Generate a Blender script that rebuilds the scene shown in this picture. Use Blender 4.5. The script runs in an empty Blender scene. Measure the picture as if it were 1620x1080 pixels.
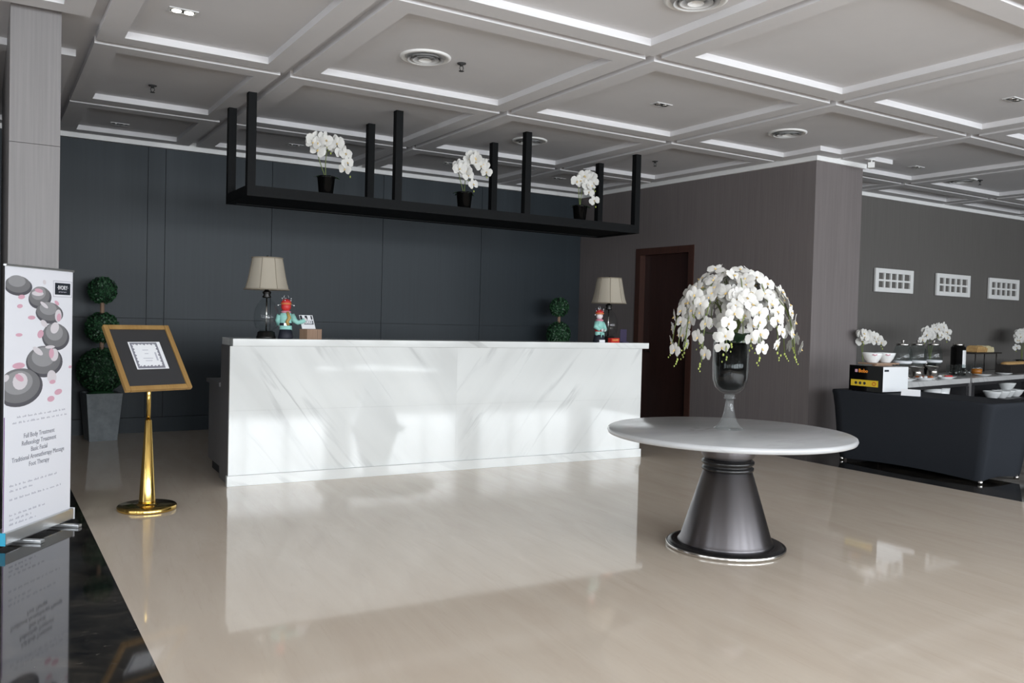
import bpy, bmesh, math, random
from mathutils import Vector, Matrix
random.seed(7)
PI = math.pi
S = bpy.context.scene
COL = S.collection

# ------------------------------------------------------------------ camera
cam_d = bpy.data.cameras.new('camera')
cam = bpy.data.objects.new('camera', cam_d)
COL.objects.link(cam)
yaw, pit, rol = math.radians(31.93), math.radians(1.46), math.radians(1.4687)
fw = Vector((math.sin(yaw) * math.cos(pit), math.cos(yaw) * math.cos(pit), -math.sin(pit)))
r0 = Vector((math.cos(yaw), -math.sin(yaw), 0))
u0 = r0.cross(fw)
rt = r0 * math.cos(rol) + u0 * math.sin(rol)
up = u0 * math.cos(rol) - r0 * math.sin(rol)
M3 = Matrix((rt, up, -fw)).transposed()
cam.matrix_world = Matrix.Translation((0, 0, 1.38)) @ M3.to_4x4()
cam_d.sensor_width = 36.0
cam_d.lens = 29.906
cam_d.clip_start = 0.05
S.camera = cam

# ------------------------------------------------------------------ world, daylight, exposure
W = bpy.data.worlds.new('overcast_sky')
S.world = W
W.use_nodes = True
W.node_tree.nodes['Background'].inputs[0].default_value = (0.86, 0.93, 1.0, 1)
W.node_tree.nodes['Background'].inputs[1].default_value = 1.2

def window_light(name, loc, rot, sx, sy, power, col=(0.9, 0.955, 1.0)):
    d = bpy.data.lights.new(name, 'AREA')
    d.shape = 'RECTANGLE'
    d.size, d.size_y = sx, sy
    d.energy = power
    d.color = col
    o = bpy.data.objects.new(name, d)
    COL.objects.link(o)
    o.location = loc
    o.rotation_euler = rot
    return o

ROOM_Y0, ROOM_X0, ROOM_X1 = -4.5, -4.0, 16.0
FRONT_WINDOWS = [(-3.4, -0.7), (-0.2, 2.5), (3.0, 5.7), (6.2, 8.9), (9.4, 12.1), (12.6, 15.3)]  # last two: unseen windows added to brighten the right side and ceiling
WIN_Z0, WIN_Z1 = 0.8, 2.95
FRONT_POWER = [190, 235, 235, 185, 145, 145]
for i, (a, b) in enumerate(FRONT_WINDOWS):
    window_light('window_daylight', ((a + b) / 2, ROOM_Y0 - 0.35, (WIN_Z0 + WIN_Z1) / 2), (PI / 2, 0, 0), b - a, WIN_Z1 - WIN_Z0, FRONT_POWER[i])
LEFT_WINDOWS = [(-3.6, -1.4), (-0.8, 1.4), (2.0, 4.2)]
for a, b in LEFT_WINDOWS:
    window_light('side_daylight', (ROOM_X0 - 0.35, (a + b) / 2, (WIN_Z0 + WIN_Z1) / 2), (PI / 2, 0, -PI / 2), b - a, WIN_Z1 - WIN_Z0, 45)

S.view_settings.view_transform = 'Standard'
S.view_settings.look = 'None'
S.view_settings.gamma = 1.0
S.view_settings.use_curve_mapping = False
S.view_settings.exposure = 0.4
S.cycles.use_denoising = True
S.cycles.max_bounces = 10
S.cycles.diffuse_bounces = 6
S.cycles.glossy_bounces = 5
S.cycles.transparent_max_bounces = 24
S.cycles.sample_clamp_indirect = 6.0
S.cycles.caustics_reflective = False
S.cycles.caustics_refractive = False

# ------------------------------------------------------------------ materials
MATS = {}

def mat(name, col, rough=0.5, metal=0.0, spec=0.5, coat=0.0, sheen=0.0, emit=None, estr=0.0):
    m = bpy.data.materials.new(name)
    m.use_nodes = True
    b = m.node_tree.nodes['Principled BSDF']
    b.inputs['Base Color'].default_value = (*col, 1)
    b.inputs['Roughness'].default_value = rough
    b.inputs['Metallic'].default_value = metal
    b.inputs['Specular IOR Level'].default_value = spec
    b.inputs['Coat Weight'].default_value = coat
    b.inputs['Sheen Weight'].default_value = sheen
    if emit:
        b.inputs['Emission Color'].default_value = (*emit, 1)
        b.inputs['Emission Strength'].default_value = estr
    MATS[name] = m
    return m

def nodes_of(m):
    nt = m.node_tree
    return nt, nt.nodes, nt.links, nt.nodes['Principled BSDF']

def coords(nt, scale=(1, 1, 1), rot=(0, 0, 0), kind='Object'):
    tc = nt.nodes.new('ShaderNodeTexCoord')
    vec = tc.outputs[kind]
    for key, val in (('Rotation', rot), ('Scale', scale)):
        mp = nt.nodes.new('ShaderNodeMapping')
        mp.inputs[key].default_value = val
        nt.links.new(vec, mp.inputs['Vector'])
        vec = mp.outputs['Vector']
    return vec

def noise(nt, vec, scale, detail=4, rough=0.55, dist=0.0):
    n = nt.nodes.new('ShaderNodeTexNoise')
    n.inputs['Scale'].default_value = scale
    n.inputs['Detail'].default_value = detail
    n.inputs['Roughness'].default_value = rough
    n.inputs['Distortion'].default_value = dist
    nt.links.new(vec, n.inputs['Vector'])
    return n.outputs['Fac']

def ramp(nt, fac, stops):
    r = nt.nodes.new('ShaderNodeValToRGB')
    e = r.color_ramp.elements
    while len(e) < len(stops):
        e.new(0.5)
    for k, (p, c) in enumerate(stops):
        e[k].position = p
        e[k].color = (*c, 1)
    nt.links.new(fac, r.inputs['Fac'])
    return r.outputs['Color']

def mixc(nt, fac, a, b):
    m = nt.nodes.new('ShaderNodeMix')
    m.data_type = 'RGBA'
    for sock, v in ((m.inputs[0], fac), (m.inputs[6], a), (m.inputs[7], b)):
        if hasattr(v, 'is_output'):
            nt.links.new(v, sock)
        elif isinstance(v, (int, float)):
            sock.default_value = v
        else:
            sock.default_value = (*v, 1)
    return m.outputs[2]

def bump(nt, b, height, strength=0.1, dist=0.01):
    n = nt.nodes.new('ShaderNodeBump')
    n.inputs['Strength'].default_value = strength
    n.inputs['Distance'].default_value = dist
    nt.links.new(height, n.inputs['Height'])
    nt.links.new(n.outputs['Normal'], b.inputs['Normal'])

def streak_mat(name, c1, c2, rough, scale=(60, 60, 1.2), spec=0.3):
    m = mat(name, c1, rough, spec=spec)
    nt, N, L, b = nodes_of(m)
    v = coords(nt, scale)
    f = noise(nt, v, 1.0, 3, 0.6)
    L.new(ramp(nt, f, [(0.3, c1), (0.7, c2)]), b.inputs['Base Color'])
    bump(nt, b, f, 0.12, 0.002)
    return m

def marble_floor():
    m = mat('beige_marble', (0.5, 0.42, 0.34), 0.055, spec=0.5)
    nt, N, L, b = nodes_of(m)
    v = coords(nt, (2.6, 0.5, 1), (0, 0, math.radians(6)))
    f1 = noise(nt, v, 2.2, 6, 0.6, 0.6)
    f2 = noise(nt, coords(nt, (13, 1.2, 1), (0, 0, math.radians(6))), 2.0, 5, 0.65, 0.9)
    c1 = ramp(nt, f1, [(0.25, (0.595, 0.505, 0.415)), (0.5, (0.635, 0.55, 0.457)), (0.75, (0.675, 0.597, 0.503))])
    c2 = mixc(nt, ramp(nt, f2, [(0.56, (0, 0, 0)), (0.72, (1, 1, 1))]), c1, (0.5, 0.39, 0.3))
    c3 = mixc(nt, 0.22, c1, c2)
    L.new(c3, b.inputs['Base Color'])
    f3 = noise(nt, coords(nt, (1, 1, 1)), 0.8, 2)
    r = N.new('ShaderNodeMapRange')
    r.inputs['To Min'].default_value = 0.03
    r.inputs['To Max'].default_value = 0.085
    L.new(f3, r.inputs['Value'])
    L.new(r.outputs['Result'], b.inputs['Roughness'])
    return m

def dark_marble():
    m = mat('dark_marble', (0.02, 0.017, 0.014), 0.05)
    nt, N, L, b = nodes_of(m)
    v = coords(nt, (1, 1, 1))
    f = noise(nt, v, 3.2, 8, 0.7, 1.2)
    f2 = noise(nt, v, 9.0, 6, 0.65, 2.0)
    c = ramp(nt, f, [(0.35, (0.006, 0.006, 0.007)), (0.55, (0.03, 0.027, 0.023)), (0.75, (0.075, 0.062, 0.05))])
    c2 = mixc(nt, ramp(nt, f2, [(0.62, (0, 0, 0)), (0.74, (1, 1, 1))]), c, (0.14, 0.125, 0.105))
    L.new(c2, b.inputs['Base Color'])
    return m

def white_marble(name, ang, base=(0.71, 0.725, 0.715), vein=(0.42, 0.43, 0.43), rough=0.06, sc=1.0):
    m = mat(name, base, rough)
    nt, N, L, b = nodes_of(m)
    soft = noise(nt, coords(nt, (2.6 * sc, 2.6 * sc, 0.5 * sc), (0, ang, 0)), 1.0, 4, 0.5, 0.25)
    c0 = ramp(nt, soft, [(0.3, tuple(v * 1.04 for v in base)), (0.5, base), (0.72, tuple(v * 0.9 for v in base))])
    fine = noise(nt, coords(nt, (3.2 * sc, 3.2 * sc, 0.35 * sc), (0, ang, 0)), 1.0, 5, 0.5, 0.35)
    line = ramp(nt, fine, [(0.475, (0, 0, 0)), (0.5, (1, 1, 1)), (0.53, (0, 0, 0))])
    gate = noise(nt, coords(nt, (1.3 * sc, 1.3 * sc, 0.7 * sc), (0, ang, 0)), 1.5, 3)
    gl = ramp(nt, gate, [(0.46, (0, 0, 0)), (0.7, (0.75, 0.75, 0.75))])
    mul = N.new('ShaderNodeMix')
    mul.data_type = 'RGBA'
    mul.blend_type = 'MULTIPLY'
    mul.inputs[0].default_value = 1.0
    L.new(line, mul.inputs[6])
    L.new(gl, mul.inputs[7])
    L.new(mixc(nt, mul.outputs[2], c0, vein), b.inputs['Base Color'])
    return m

def thin_glass(name, tint=(0.95, 0.97, 0.97)):
    m = bpy.data.materials.new(name)
    m.use_nodes = True
    nt = m.node_tree
    nt.nodes.clear()
    out = nt.nodes.new('ShaderNodeOutputMaterial')
    mx = nt.nodes.new('ShaderNodeMixShader')
    tr = nt.nodes.new('ShaderNodeBsdfTransparent')
    gl = nt.nodes.new('ShaderNodeBsdfGlossy')
    fr = nt.nodes.new('ShaderNodeFresnel')
    fr.inputs['IOR'].default_value = 1.38
    tr.inputs['Color'].default_value = (*tint, 1)
    gl.inputs['Roughness'].default_value = 0.02
    geo = nt.nodes.new('ShaderNodeNewGeometry')
    inv = nt.nodes.new('ShaderNodeMath')
    inv.operation = 'SUBTRACT'
    inv.inputs[0].default_value = 1.0
    nt.links.new(geo.outputs['Backfacing'], inv.inputs[1])
    mul = nt.nodes.new('ShaderNodeMath')
    mul.operation = 'MULTIPLY'
    nt.links.new(fr.outputs[0], mul.inputs[0])
    nt.links.new(inv.outputs[0], mul.inputs[1])
    nt.links.new(mul.outputs[0], mx.inputs[0])
    nt.links.new(tr.outputs[0], mx.inputs[1])
    nt.links.new(gl.outputs[0], mx.inputs[2])
    nt.links.new(mx.outputs[0], out.inputs['Surface'])
    MATS[name] = m
    return m

def wood_mat(name, c1, c2, rough=0.35):
    m = mat(name, c1, rough)
    nt, N, L, b = nodes_of(m)
    f = noise(nt, coords(nt, (14, 14, 0.9)), 1.5, 6, 0.6, 0.8)
    L.new(ramp(nt, f, [(0.3, c1), (0.7, c2)]), b.inputs['Base Color'])
    return m

def speckle_mat(name, c1, c2, scale, rough=0.6):
    m = mat(name, c1, rough)
    nt, N, L, b = nodes_of(m)
    f = noise(nt, coords(nt), scale, 5, 0.65)
    L.new(ramp(nt, f, [(0.35, c1), (0.65, c2)]), b.inputs['Base Color'])
    return m

M_floor = marble_floor()
M_dark = dark_marble()
M_counterL = white_marble('counter_marble_a', math.radians(38))
M_counterR = white_marble('counter_marble_b', math.radians(-38))
M_ctop = white_marble('counter_top_marble', math.radians(60))
M_tabletop = white_marble('table_marble', math.radians(70), (0.5, 0.51, 0.52), (0.37, 0.37, 0.38), 0.2, 1.4)
M_ceil = speckle_mat('ceiling_paint', (0.66, 0.65, 0.66), (0.675, 0.665, 0.675), 3.0, 0.75)
M_trimw = speckle_mat('white_trim_paint', (0.82, 0.82, 0.81), (0.84, 0.84, 0.83), 4.0, 0.6)
M_paper = streak_mat('taupe_wallpaper', (0.15, 0.132, 0.13), (0.18, 0.16, 0.158), 0.55)
M_paper2 = streak_mat('grey_taupe_wallpaper', (0.125, 0.118, 0.11), (0.145, 0.137, 0.13), 0.55)
M_pillar = streak_mat('pale_wood_laminate', (0.2, 0.19, 0.19), (0.235, 0.223, 0.222), 0.5)
M_back = streak_mat('slate_panel_laminate', (0.028, 0.036, 0.043), (0.032, 0.041, 0.049), 0.42, (45, 45, 0.8), 0.27)
M_backbase = mat('dark_joint', (0.02, 0.022, 0.025), 0.7)
M_grey = speckle_mat('grey_laminate', (0.13, 0.125, 0.128), (0.145, 0.14, 0.143), 20, 0.45)
M_door = wood_mat('mahogany_veneer', (0.026, 0.011, 0.009), (0.038, 0.016, 0.013), 0.3)
M_jamb = wood_mat('mahogany_frame', (0.045, 0.019, 0.014), (0.065, 0.028, 0.02), 0.35)
M_black = speckle_mat('black_powder_coat', (0.004, 0.0045, 0.005), (0.006, 0.0065, 0.007), 40, 0.6)
M_black.node_tree.nodes['Principled BSDF'].inputs['Specular IOR Level'].default_value = 0.12
M_blackgloss = mat('black_gloss', (0.003, 0.003, 0.003), 0.05, spec=0.2)
M_cone = mat('dark_satin_metal', (0.21, 0.2, 0.21), 0.36, metal=1.0)
_nt, _N, _L, _b = nodes_of(M_cone)
_tg = _N.new('ShaderNodeTangent')
_tg.direction_type = 'RADIAL'
_tg.axis = 'Z'
_L.new(_tg.outputs[0], _b.inputs['Tangent'])
_b.inputs['Anisotropic'].default_value = 0.9
_b.inputs['Anisotropic Rotation'].default_value = 0.25
M_conetrim = mat('black_lacquer', (0.006, 0.006, 0.007), 0.25)
M_chrome = mat('brushed_steel', (0.62, 0.6, 0.57), 0.16, metal=1)
M_gold = mat('polished_brass', (0.78, 0.53, 0.16), 0.13, metal=1)
M_goldwood = wood_mat('antique_gold_frame', (0.27, 0.15, 0.045), (0.37, 0.225, 0.08), 0.32)
M_slateboard = mat('dark_board', (0.03, 0.03, 0.032), 0.6)
M_white = mat('white_paper', (0.82, 0.83, 0.86), 0.6)
M_banner = mat('banner_vinyl', (0.86, 0.87, 0.93), 0.4)
M_alu = mat('anodised_aluminium', (0.6, 0.61, 0.62), 0.32, metal=0.85)
M_ink = mat('grey_ink', (0.22, 0.22, 0.26), 0.6)
M_inkpale = mat('pale_grey_ink', (0.48, 0.48, 0.55), 0.6)
M_inkdark = mat('dark_ink', (0.018, 0.024, 0.034), 0.5)
M_petal = mat('white_petal', (0.66, 0.65, 0.62), 0.65)
M_petal.node_tree.nodes['Principled BSDF'].inputs['Subsurface Weight'].default_value = 0.15
M_petal.node_tree.nodes['Principled BSDF'].inputs['Subsurface Radius'].default_value = (0.02, 0.02, 0.015)
M_lip = mat('yellow_lip', (0.72, 0.52, 0.2), 0.5)
M_bud = mat('green_bud', (0.36, 0.42, 0.1), 0.5)
M_stem = mat('green_stem', (0.13, 0.17, 0.04), 0.5)
M_leafdk = mat('dark_leaf', (0.025, 0.06, 0.025), 0.4)
M_topi = speckle_mat('boxwood_leaf', (0.012, 0.055, 0.022), (0.035, 0.115, 0.045), 30, 0.5)
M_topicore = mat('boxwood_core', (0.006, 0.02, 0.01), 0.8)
M_trunk = wood_mat('pale_trunk', (0.3, 0.19, 0.13), (0.4, 0.27, 0.19), 0.6)
M_zinc = speckle_mat('zinc_grey_pot', (0.2, 0.225, 0.24), (0.28, 0.31, 0.33), 9, 0.5)
M_shade = mat('linen_shade', (0.36, 0.325, 0.265), 0.85)
M_seam = mat('shade_seam', (0.22, 0.19, 0.145), 0.8)
M_bronze = mat('dark_bronze', (0.012, 0.011, 0.01), 0.3, metal=0.4)
M_glass = thin_glass('clear_glass')
M_smoke = thin_glass('smoky_glass', (0.92, 0.94, 0.94))
M_footglass = thin_glass('refraction_tint_glass', (0.95, 0.97, 0.97))
_nt = M_footglass.node_tree
_out = [n for n in _nt.nodes if n.type == 'OUTPUT_MATERIAL'][0]
_mx = [n for n in _nt.nodes if n.type == 'MIX_SHADER'][0]
_df = _nt.nodes.new('ShaderNodeBsdfDiffuse')
_df.inputs['Color'].default_value = (0.8, 0.82, 0.82, 1)  # white mixed in to imitate table light refracted through the clear foot
_m2 = _nt.nodes.new('ShaderNodeMixShader')
_m2.inputs[0].default_value = 0.06
_nt.links.new(_mx.outputs[0], _m2.inputs[1])
_nt.links.new(_df.outputs[0], _m2.inputs[2])
_nt.links.new(_m2.outputs[0], _out.inputs['Surface'])
M_turq = mat('turquoise_cloth', (0.3, 0.62, 0.56), 0.6)
M_turqdk = mat('teal_cloth', (0.05, 0.2, 0.17), 0.6)
M_red = mat('red_cloth', (0.55, 0.03, 0.03), 0.45)
M_orange = mat('orange_trim', (0.55, 0.16, 0.05), 0.5)
M_ochre = mat('ochre_brocade', (0.42, 0.27, 0.08), 0.6)
M_skin = mat('painted_face', (0.78, 0.72, 0.74), 0.5)
M_pink = mat('pink_collar', (0.6, 0.25, 0.32), 0.6)
M_navy = mat('navy_cloth', (0.012, 0.014, 0.025), 0.6)
M_signred = mat('red_acrylic', (0.55, 0.035, 0.025), 0.25)
M_yellowink = mat('yellow_ink', (0.85, 0.6, 0.2), 0.5)
M_boxwood = wood_mat('light_brown_wood', (0.26, 0.165, 0.11), (0.34, 0.225, 0.155), 0.5)
M_purple = mat('purple_acrylic', (0.055, 0.045, 0.09), 0.3)
M_spandex = mat('charcoal_spandex', (0.022, 0.025, 0.031), 0.75, spec=0.15)
M_cer = mat('white_ceramic', (0.82, 0.83, 0.83), 0.15)
M_cerpanel = mat('white_enamel', (0.78, 0.8, 0.82), 0.3)
M_yel = mat('yellow_print', (0.78, 0.55, 0.03), 0.5)
M_orangeink = mat('orange_ink', (0.9, 0.3, 0.03), 0.5)
M_rust = mat('rust_food', (0.42, 0.12, 0.03), 0.5)
M_cream = mat('cream_food', (0.75, 0.66, 0.42), 0.6)
M_bread = speckle_mat('bread_crust', (0.45, 0.25, 0.09), (0.62, 0.42, 0.18), 25, 0.6)
M_basket = speckle_mat('dark_wicker', (0.012, 0.01, 0.009), (0.03, 0.025, 0.022), 60, 0.5)
M_shelfdk = speckle_mat('dark_buffet_laminate', (0.02, 0.02, 0.022), (0.028, 0.027, 0.03), 15, 0.4)
M_slabgrey = white_marble('buffet_marble', math.radians(50), (0.56, 0.56, 0.56), (0.36, 0.36, 0.37), 0.2, 1.0)
M_carpet = speckle_mat('patterned_carpet', (0.07, 0.06, 0.052), (0.2, 0.19, 0.175), 5.0, 0.85)
M_stone = mat('printed_stone', (0.2, 0.2, 0.21), 0.5)
M_stonehi = mat('printed_stone_light', (0.33, 0.33, 0.345), 0.5)
M_stonelo = mat('printed_stone_dark', (0.1, 0.098, 0.115), 0.5)
M_ppet = mat('printed_petal', (0.72, 0.42, 0.52), 0.5)
M_ppetw = mat('printed_petal_pale', (0.74, 0.7, 0.74), 0.5)
M_lampglow = mat('downlight_lamp', (0.9, 0.9, 0.8), 0.4, emit=(1, 0.97, 0.85), estr=2.5)
M_ventgrey = mat('vent_grey', (0.6, 0.6, 0.6), 0.5)
M_soffit = mat('dark_recess', (0.03, 0.03, 0.03), 0.6)
M_silver = mat('pompom_silver', (0.75, 0.76, 0.78), 0.25, metal=0.6)
M_purpleink = mat('purple_ink', (0.16, 0.03, 0.22), 0.5)
M_cyanink = mat('cyan_ink', (0.05, 0.42, 0.62), 0.5)

# ------------------------------------------------------------------ mesh helpers
def tag(o, label=None, cat=None, group=None, kind=None):
    if label: o['label'] = label
    if cat: o['category'] = cat
    if group: o['group'] = group
    if kind: o['kind'] = kind
    return o

def empty(name, loc=(0, 0, 0), rz=0.0, label=None, cat=None, group=None):
    o = bpy.data.objects.new(name, None)
    o.empty_display_size = 0.1
    COL.objects.link(o)
    o.location = loc
    o.rotation_euler = (0, 0, rz)
    return tag(o, label, cat, group)

class MB:
    """collects shapes in one bmesh, built as one mesh object"""
    def __init__(self):
        self.bm = bmesh.new()
        self.mi = 0
    def _mark(self, faces, smooth=False):
        for f in faces:
            f.material_index = self.mi
            f.smooth = smooth
    def box(self, x0, x1, y0, y1, z0, z1, bevel=0.0):
        v = [self.bm.verts.new(p) for p in ((x0, y0, z0), (x1, y0, z0), (x1, y1, z0), (x0, y1, z0), (x0, y0, z1), (x1, y0, z1), (x1, y1, z1), (x0, y1, z1))]
        fs = [self.bm.faces.new([v[i] for i in q]) for q in ((3, 2, 1, 0), (4, 5, 6, 7), (0, 1, 5, 4), (1, 2, 6, 5), (2, 3, 7, 6), (3, 0, 4, 7))]
        self._mark(fs)
        if bevel > 0:
            es = list({e for f in fs for e in f.edges})
            r = bmesh.ops.bevel(self.bm, geom=es, offset=bevel, segments=2, affect='EDGES', profile=0.6)
            self._mark(r['faces'])
        return self
    def lathe(self, prof, n=32, c=(0, 0), cap=True):
        rings = []
        for r, z in prof:
            if r < 1e-6:
                rings.append([self.bm.verts.new((c[0], c[1], z))])
            else:
                rings.append([self.bm.verts.new((c[0] + r * math.cos(2 * PI * k / n), c[1] + r * math.sin(2 * PI * k / n), z)) for k in range(n)])
        fs = []
        for a, b in zip(rings, rings[1:]):
            for k in range(n):
                k2 = (k + 1) % n
                if len(a) == 1 and len(b) == 1: continue
                if len(a) == 1: fs.append(self.bm.faces.new((a[0], b[k2], b[k])))
                elif len(b) == 1: fs.append(self.bm.faces.new((a[k], a[k2], b[0])))
                else: fs.append(self.bm.faces.new((a[k], a[k2], b[k2], b[k])))
        self._mark(fs, True)
        if cap:
            caps = []
            if len(rings[0]) > 1: caps.append(self.bm.faces.new(list(reversed(rings[0]))))
            if len(rings[-1]) > 1: caps.append(self.bm.faces.new(rings[-1]))
            self._mark(caps)
        return self
    def tube(self, pts, rad, n=8):
        pts = [Vector(p) for p in pts]
        rads = rad if isinstance(rad, (list, tuple)) else [rad] * len(pts)
        rings = []
        prev = None
        for i, p in enumerate(pts):
            t = (pts[min(i + 1, len(pts) - 1)] - pts[max(i - 1, 0)])
            if t.length < 1e-9: t = Vector((0, 0, 1))
            t.normalize()
            if prev is None:
                a = Vector((0, 0, 1)) if abs(t.z) < 0.9 else Vector((1, 0, 0))
                x = t.cross(a).normalized()
            else:
                x = (prev - t * prev.dot(t))
                x = x.normalized() if x.length > 1e-6 else t.orthogonal().normalized()
            prev = x
            y = t.cross(x)
            rings.append([self.bm.verts.new(p + (x * math.cos(2 * PI * k / n) + y * math.sin(2 * PI * k / n)) * rads[i]) for k in range(n)])
        fs = []
        for a, b in zip(rings, rings[1:]):
            for k in range(n):
                fs.append(self.bm.faces.new((a[k], a[(k + 1) % n], b[(k + 1) % n], b[k])))
        self._mark(fs, True)
        self._mark([self.bm.faces.new(list(reversed(rings[0]))), self.bm.faces.new(rings[-1])])
        return self
    def ball(self, c, r, sx=1, sy=1, sz=1, n=14, m=9):
        c = Vector(c)
        rings = []
        for i in range(m + 1):
            a = PI * i / m - PI / 2
            rr = r * math.cos(a)
            if i in (0, m):
                rings.append([self.bm.verts.new(c + Vector((0, 0, r * sz * math.sin(a))))])
            else:
                rings.append([self.bm.verts.new(c + Vector((rr * sx * math.cos(2 * PI * k / n), rr * sy * math.sin(2 * PI * k / n), r * sz * math.sin(a)))) for k in range(n)])
        fs = []
        for a, b in zip(rings, rings[1:]):
            for k in range(n):
                k2 = (k + 1) % n
                if len(a) == 1: fs.append(self.bm.faces.new((a[0], b[k2], b[k])))
                elif len(b) == 1: fs.append(self.bm.faces.new((a[k], a[k2], b[0])))
                else: fs.append(self.bm.faces.new((a[k], a[k2], b[k2], b[k])))
        self._mark(fs, True)
        return self
    def prism(self, poly, z0, z1):
        lo = [self.bm.verts.new((x, y, z0)) for x, y in poly]
        hi = [self.bm.verts.new((x, y, z1)) for x, y in poly]
        n = len(poly)
        fs = [self.bm.faces.new(list(reversed(lo))), self.bm.faces.new(hi)]
        for k in range(n):
            fs.append(self.bm.faces.new((lo[k], lo[(k + 1) % n], hi[(k + 1) % n], hi[k])))
        self._mark(fs)
        return self
    def ring_prism(self, outer, inner, z0, z1):
        n = len(outer)
        L0 = [[self.bm.verts.new((x, y, z)) for x, y in p] for p, z in ((outer, z0), (inner, z0), (inner, z1), (outer, z1))]
        fs = []
        for a, b in ((0, 1), (1, 2), (2, 3), (3, 0)):
            for k in range(n):
                k2 = (k + 1) % n
                fs.append(self.bm.faces.new((L0[a][k], L0[b][k], L0[b][k2], L0[a][k2])))
        self._mark(fs)
        return self
    def face(self, pts, smooth=False):
        f = self.bm.faces.new([self.bm.verts.new(p) for p in pts])
        self._mark([f], smooth)
        return self
    def mesh(self, name, mats):
        me = bpy.data.meshes.new(name)
        bmesh.ops.recalc_face_normals(self.bm, faces=self.bm.faces)
        self.bm.to_mesh(me)
        self.bm.free()
        for m in (mats if isinstance(mats, (list, tuple)) else [mats]):
            me.materials.append(m)
        return me
    def build(self, name, mats, parent=None, loc=None, rot=None):
        o = bpy.data.objects.new(name, self.mesh(name, mats))
        COL.objects.link(o)
        if parent: o.parent = parent
        if loc: o.location = loc
        if rot: o.rotation_euler = rot
        return o

def inst(name, me, parent=None, mtx=None):
    o = bpy.data.objects.new(name, me)
    COL.objects.link(o)
    if parent: o.parent = parent
    if mtx is not None: o.matrix_local = mtx
    return o

def children(o):
    return [c for c in bpy.data.objects if c.parent == o]

def copy_tree(o, parent=None):
    c = o.copy()
    COL.objects.link(c)
    c.parent = parent
    for ch in children(o):
        copy_tree(ch, c)
    return c

def structure(o):
    o['kind'] = 'structure'
    return o

def lettering(body, size, m, parent, mtx, name='lettering', align='CENTER', ext=0.0006, bold=0.0):
    cu = bpy.data.curves.new(name, 'FONT')
    cu.body = body
    cu.size = size
    cu.align_x = align
    cu.align_y = 'CENTER'
    cu.extrude = ext
    cu.offset = bold
    cu.resolution_u = 2
    t = bpy.data.objects.new(name, cu)
    COL.objects.link(t)
    dg = bpy.context.evaluated_depsgraph_get()
    me = bpy.data.meshes.new_from_object(t.evaluated_get(dg))
    bpy.data.objects.remove(t)
    me.materials.clear()
    me.materials.append(m)
    return inst(name, me, parent, mtx)

# ================================================================== SETTING
WT = 3.27      # bottom of ceiling frames / top of walls
PZ = 3.32      # ceiling panels
YB = 10.35     # back wall
# ---- floors
f_ = MB().box(0.585, 7.23, ROOM_Y0, YB, -0.1, 0.0).build('floor', M_floor); structure(f_)
f_ = MB().box(-0.6, 0.585, ROOM_Y0, YB, -0.1, 0.0).build('floor_border', M_dark); structure(f_)
f_ = MB().box(ROOM_X0, -0.6, ROOM_Y0, YB, -0.1, 0.0).build('floor_side', M_floor); structure(f_)
f_ = MB().box(7.23, 8.05, ROOM_Y0, YB, -0.1, 0.0).build('floor_border', M_dark); structure(f_)
f_ = MB().box(8.05, ROOM_X1, ROOM_Y0, 7.6, -0.1, 0.0).build('floor_carpet', M_carpet); structure(f_)

# ---- ceiling
ceil = MB().box(ROOM_X0 - 0.2, ROOM_X1 + 0.2, ROOM_Y0 - 0.2, YB + 0.2, PZ, PZ + 0.15).build('ceiling', M_ceil)
structure(ceil)

def offset_poly(poly, d):
    n = len(poly)
    area = sum(poly[i][0] * poly[(i + 1) % n][1] - poly[(i + 1) % n][0] * poly[i][1] for i in range(n))
    s = 1 if area > 0 else -1
    out = []
    for i in range(n):
        p, a, b = Vector(poly[i]), Vector(poly[i - 1]), Vector(poly[(i + 1) % n])
        e1, e2 = (p - a).normalized(), (b - p).normalized()
        n1, n2 = Vector((-e1.y, e1.x)) * s, Vector((-e2.y, e2.x)) * s
        k = d / (1 + n1.dot(n2))
        q = p + (n1 + n2) * k
        out.append((q.x, q.y))
    return out

GW = 0.04      # half groove
LEDGE = 0.165
def coffer(poly):
    inn = offset_poly(poly, LEDGE)
    MB().ring_prism(poly, inn, WT, PZ + 0.002).build('coffer_frame', M_ceil, ceil)

gx = [0.62, 2.03, 4.06, 6.09, 8.12, 10.15, 12.18, 14.21, 15.95]
gy = [-4.5, -3.42, -1.39, 0.64, 2.67, 4.70, 6.73, 8.76, 10.32]
def rect(x0, x1, y0, y1):
    return [(x0, y0), (x1, y0), (x1, y1), (x0, y1)]
for i in range(len(gx) - 1):
    for j in range(len(gy) - 1):
        x0, x1, y0, y1 = gx[i] + GW, gx[i + 1] - GW, gy[j] + GW, gy[j + 1] - GW
        if i < 3:
            coffer(rect(x0, x1, y0, y1))
        elif i == 3:
            if j <= 4: coffer(rect(x0, x1, y0, y1))
            elif j == 5: coffer([(x0, y0), (x1, y0), (x1, 6.2), (7.74, 6.2), (7.74, y1), (x0, y1)])
            elif j == 6: coffer([(x0, y0), (7.7, y0), (7.63, y1), (x0, y1)])
            else: coffer([(x0, y0), (7.61, y0), (7.56, y1), (x0, y1)])
        else:
            if j <= 4: coffer(rect(x0, x1, y0, y1))
            elif j == 5:
                if i == 4: coffer([(x0, y0), (x1, y0), (x1, y1), (8.67, y1), (8.67, 6.2), (x0, 6.2)])
                else: coffer(rect(x0, x1, y0, y1))
            elif j == 6: coffer(rect(max(x0, 8.68), x1, y0, 7.45))
for y0, y1 in ((-4.4, -1.43), (-1.35, 2.63), (2.71, 6.2), (7.22, 10.28)):
    coffer(rect(-1.5, 0.58, y0, y1))
    coffer(rect(-3.9, -1.58, y0, y1))

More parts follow.
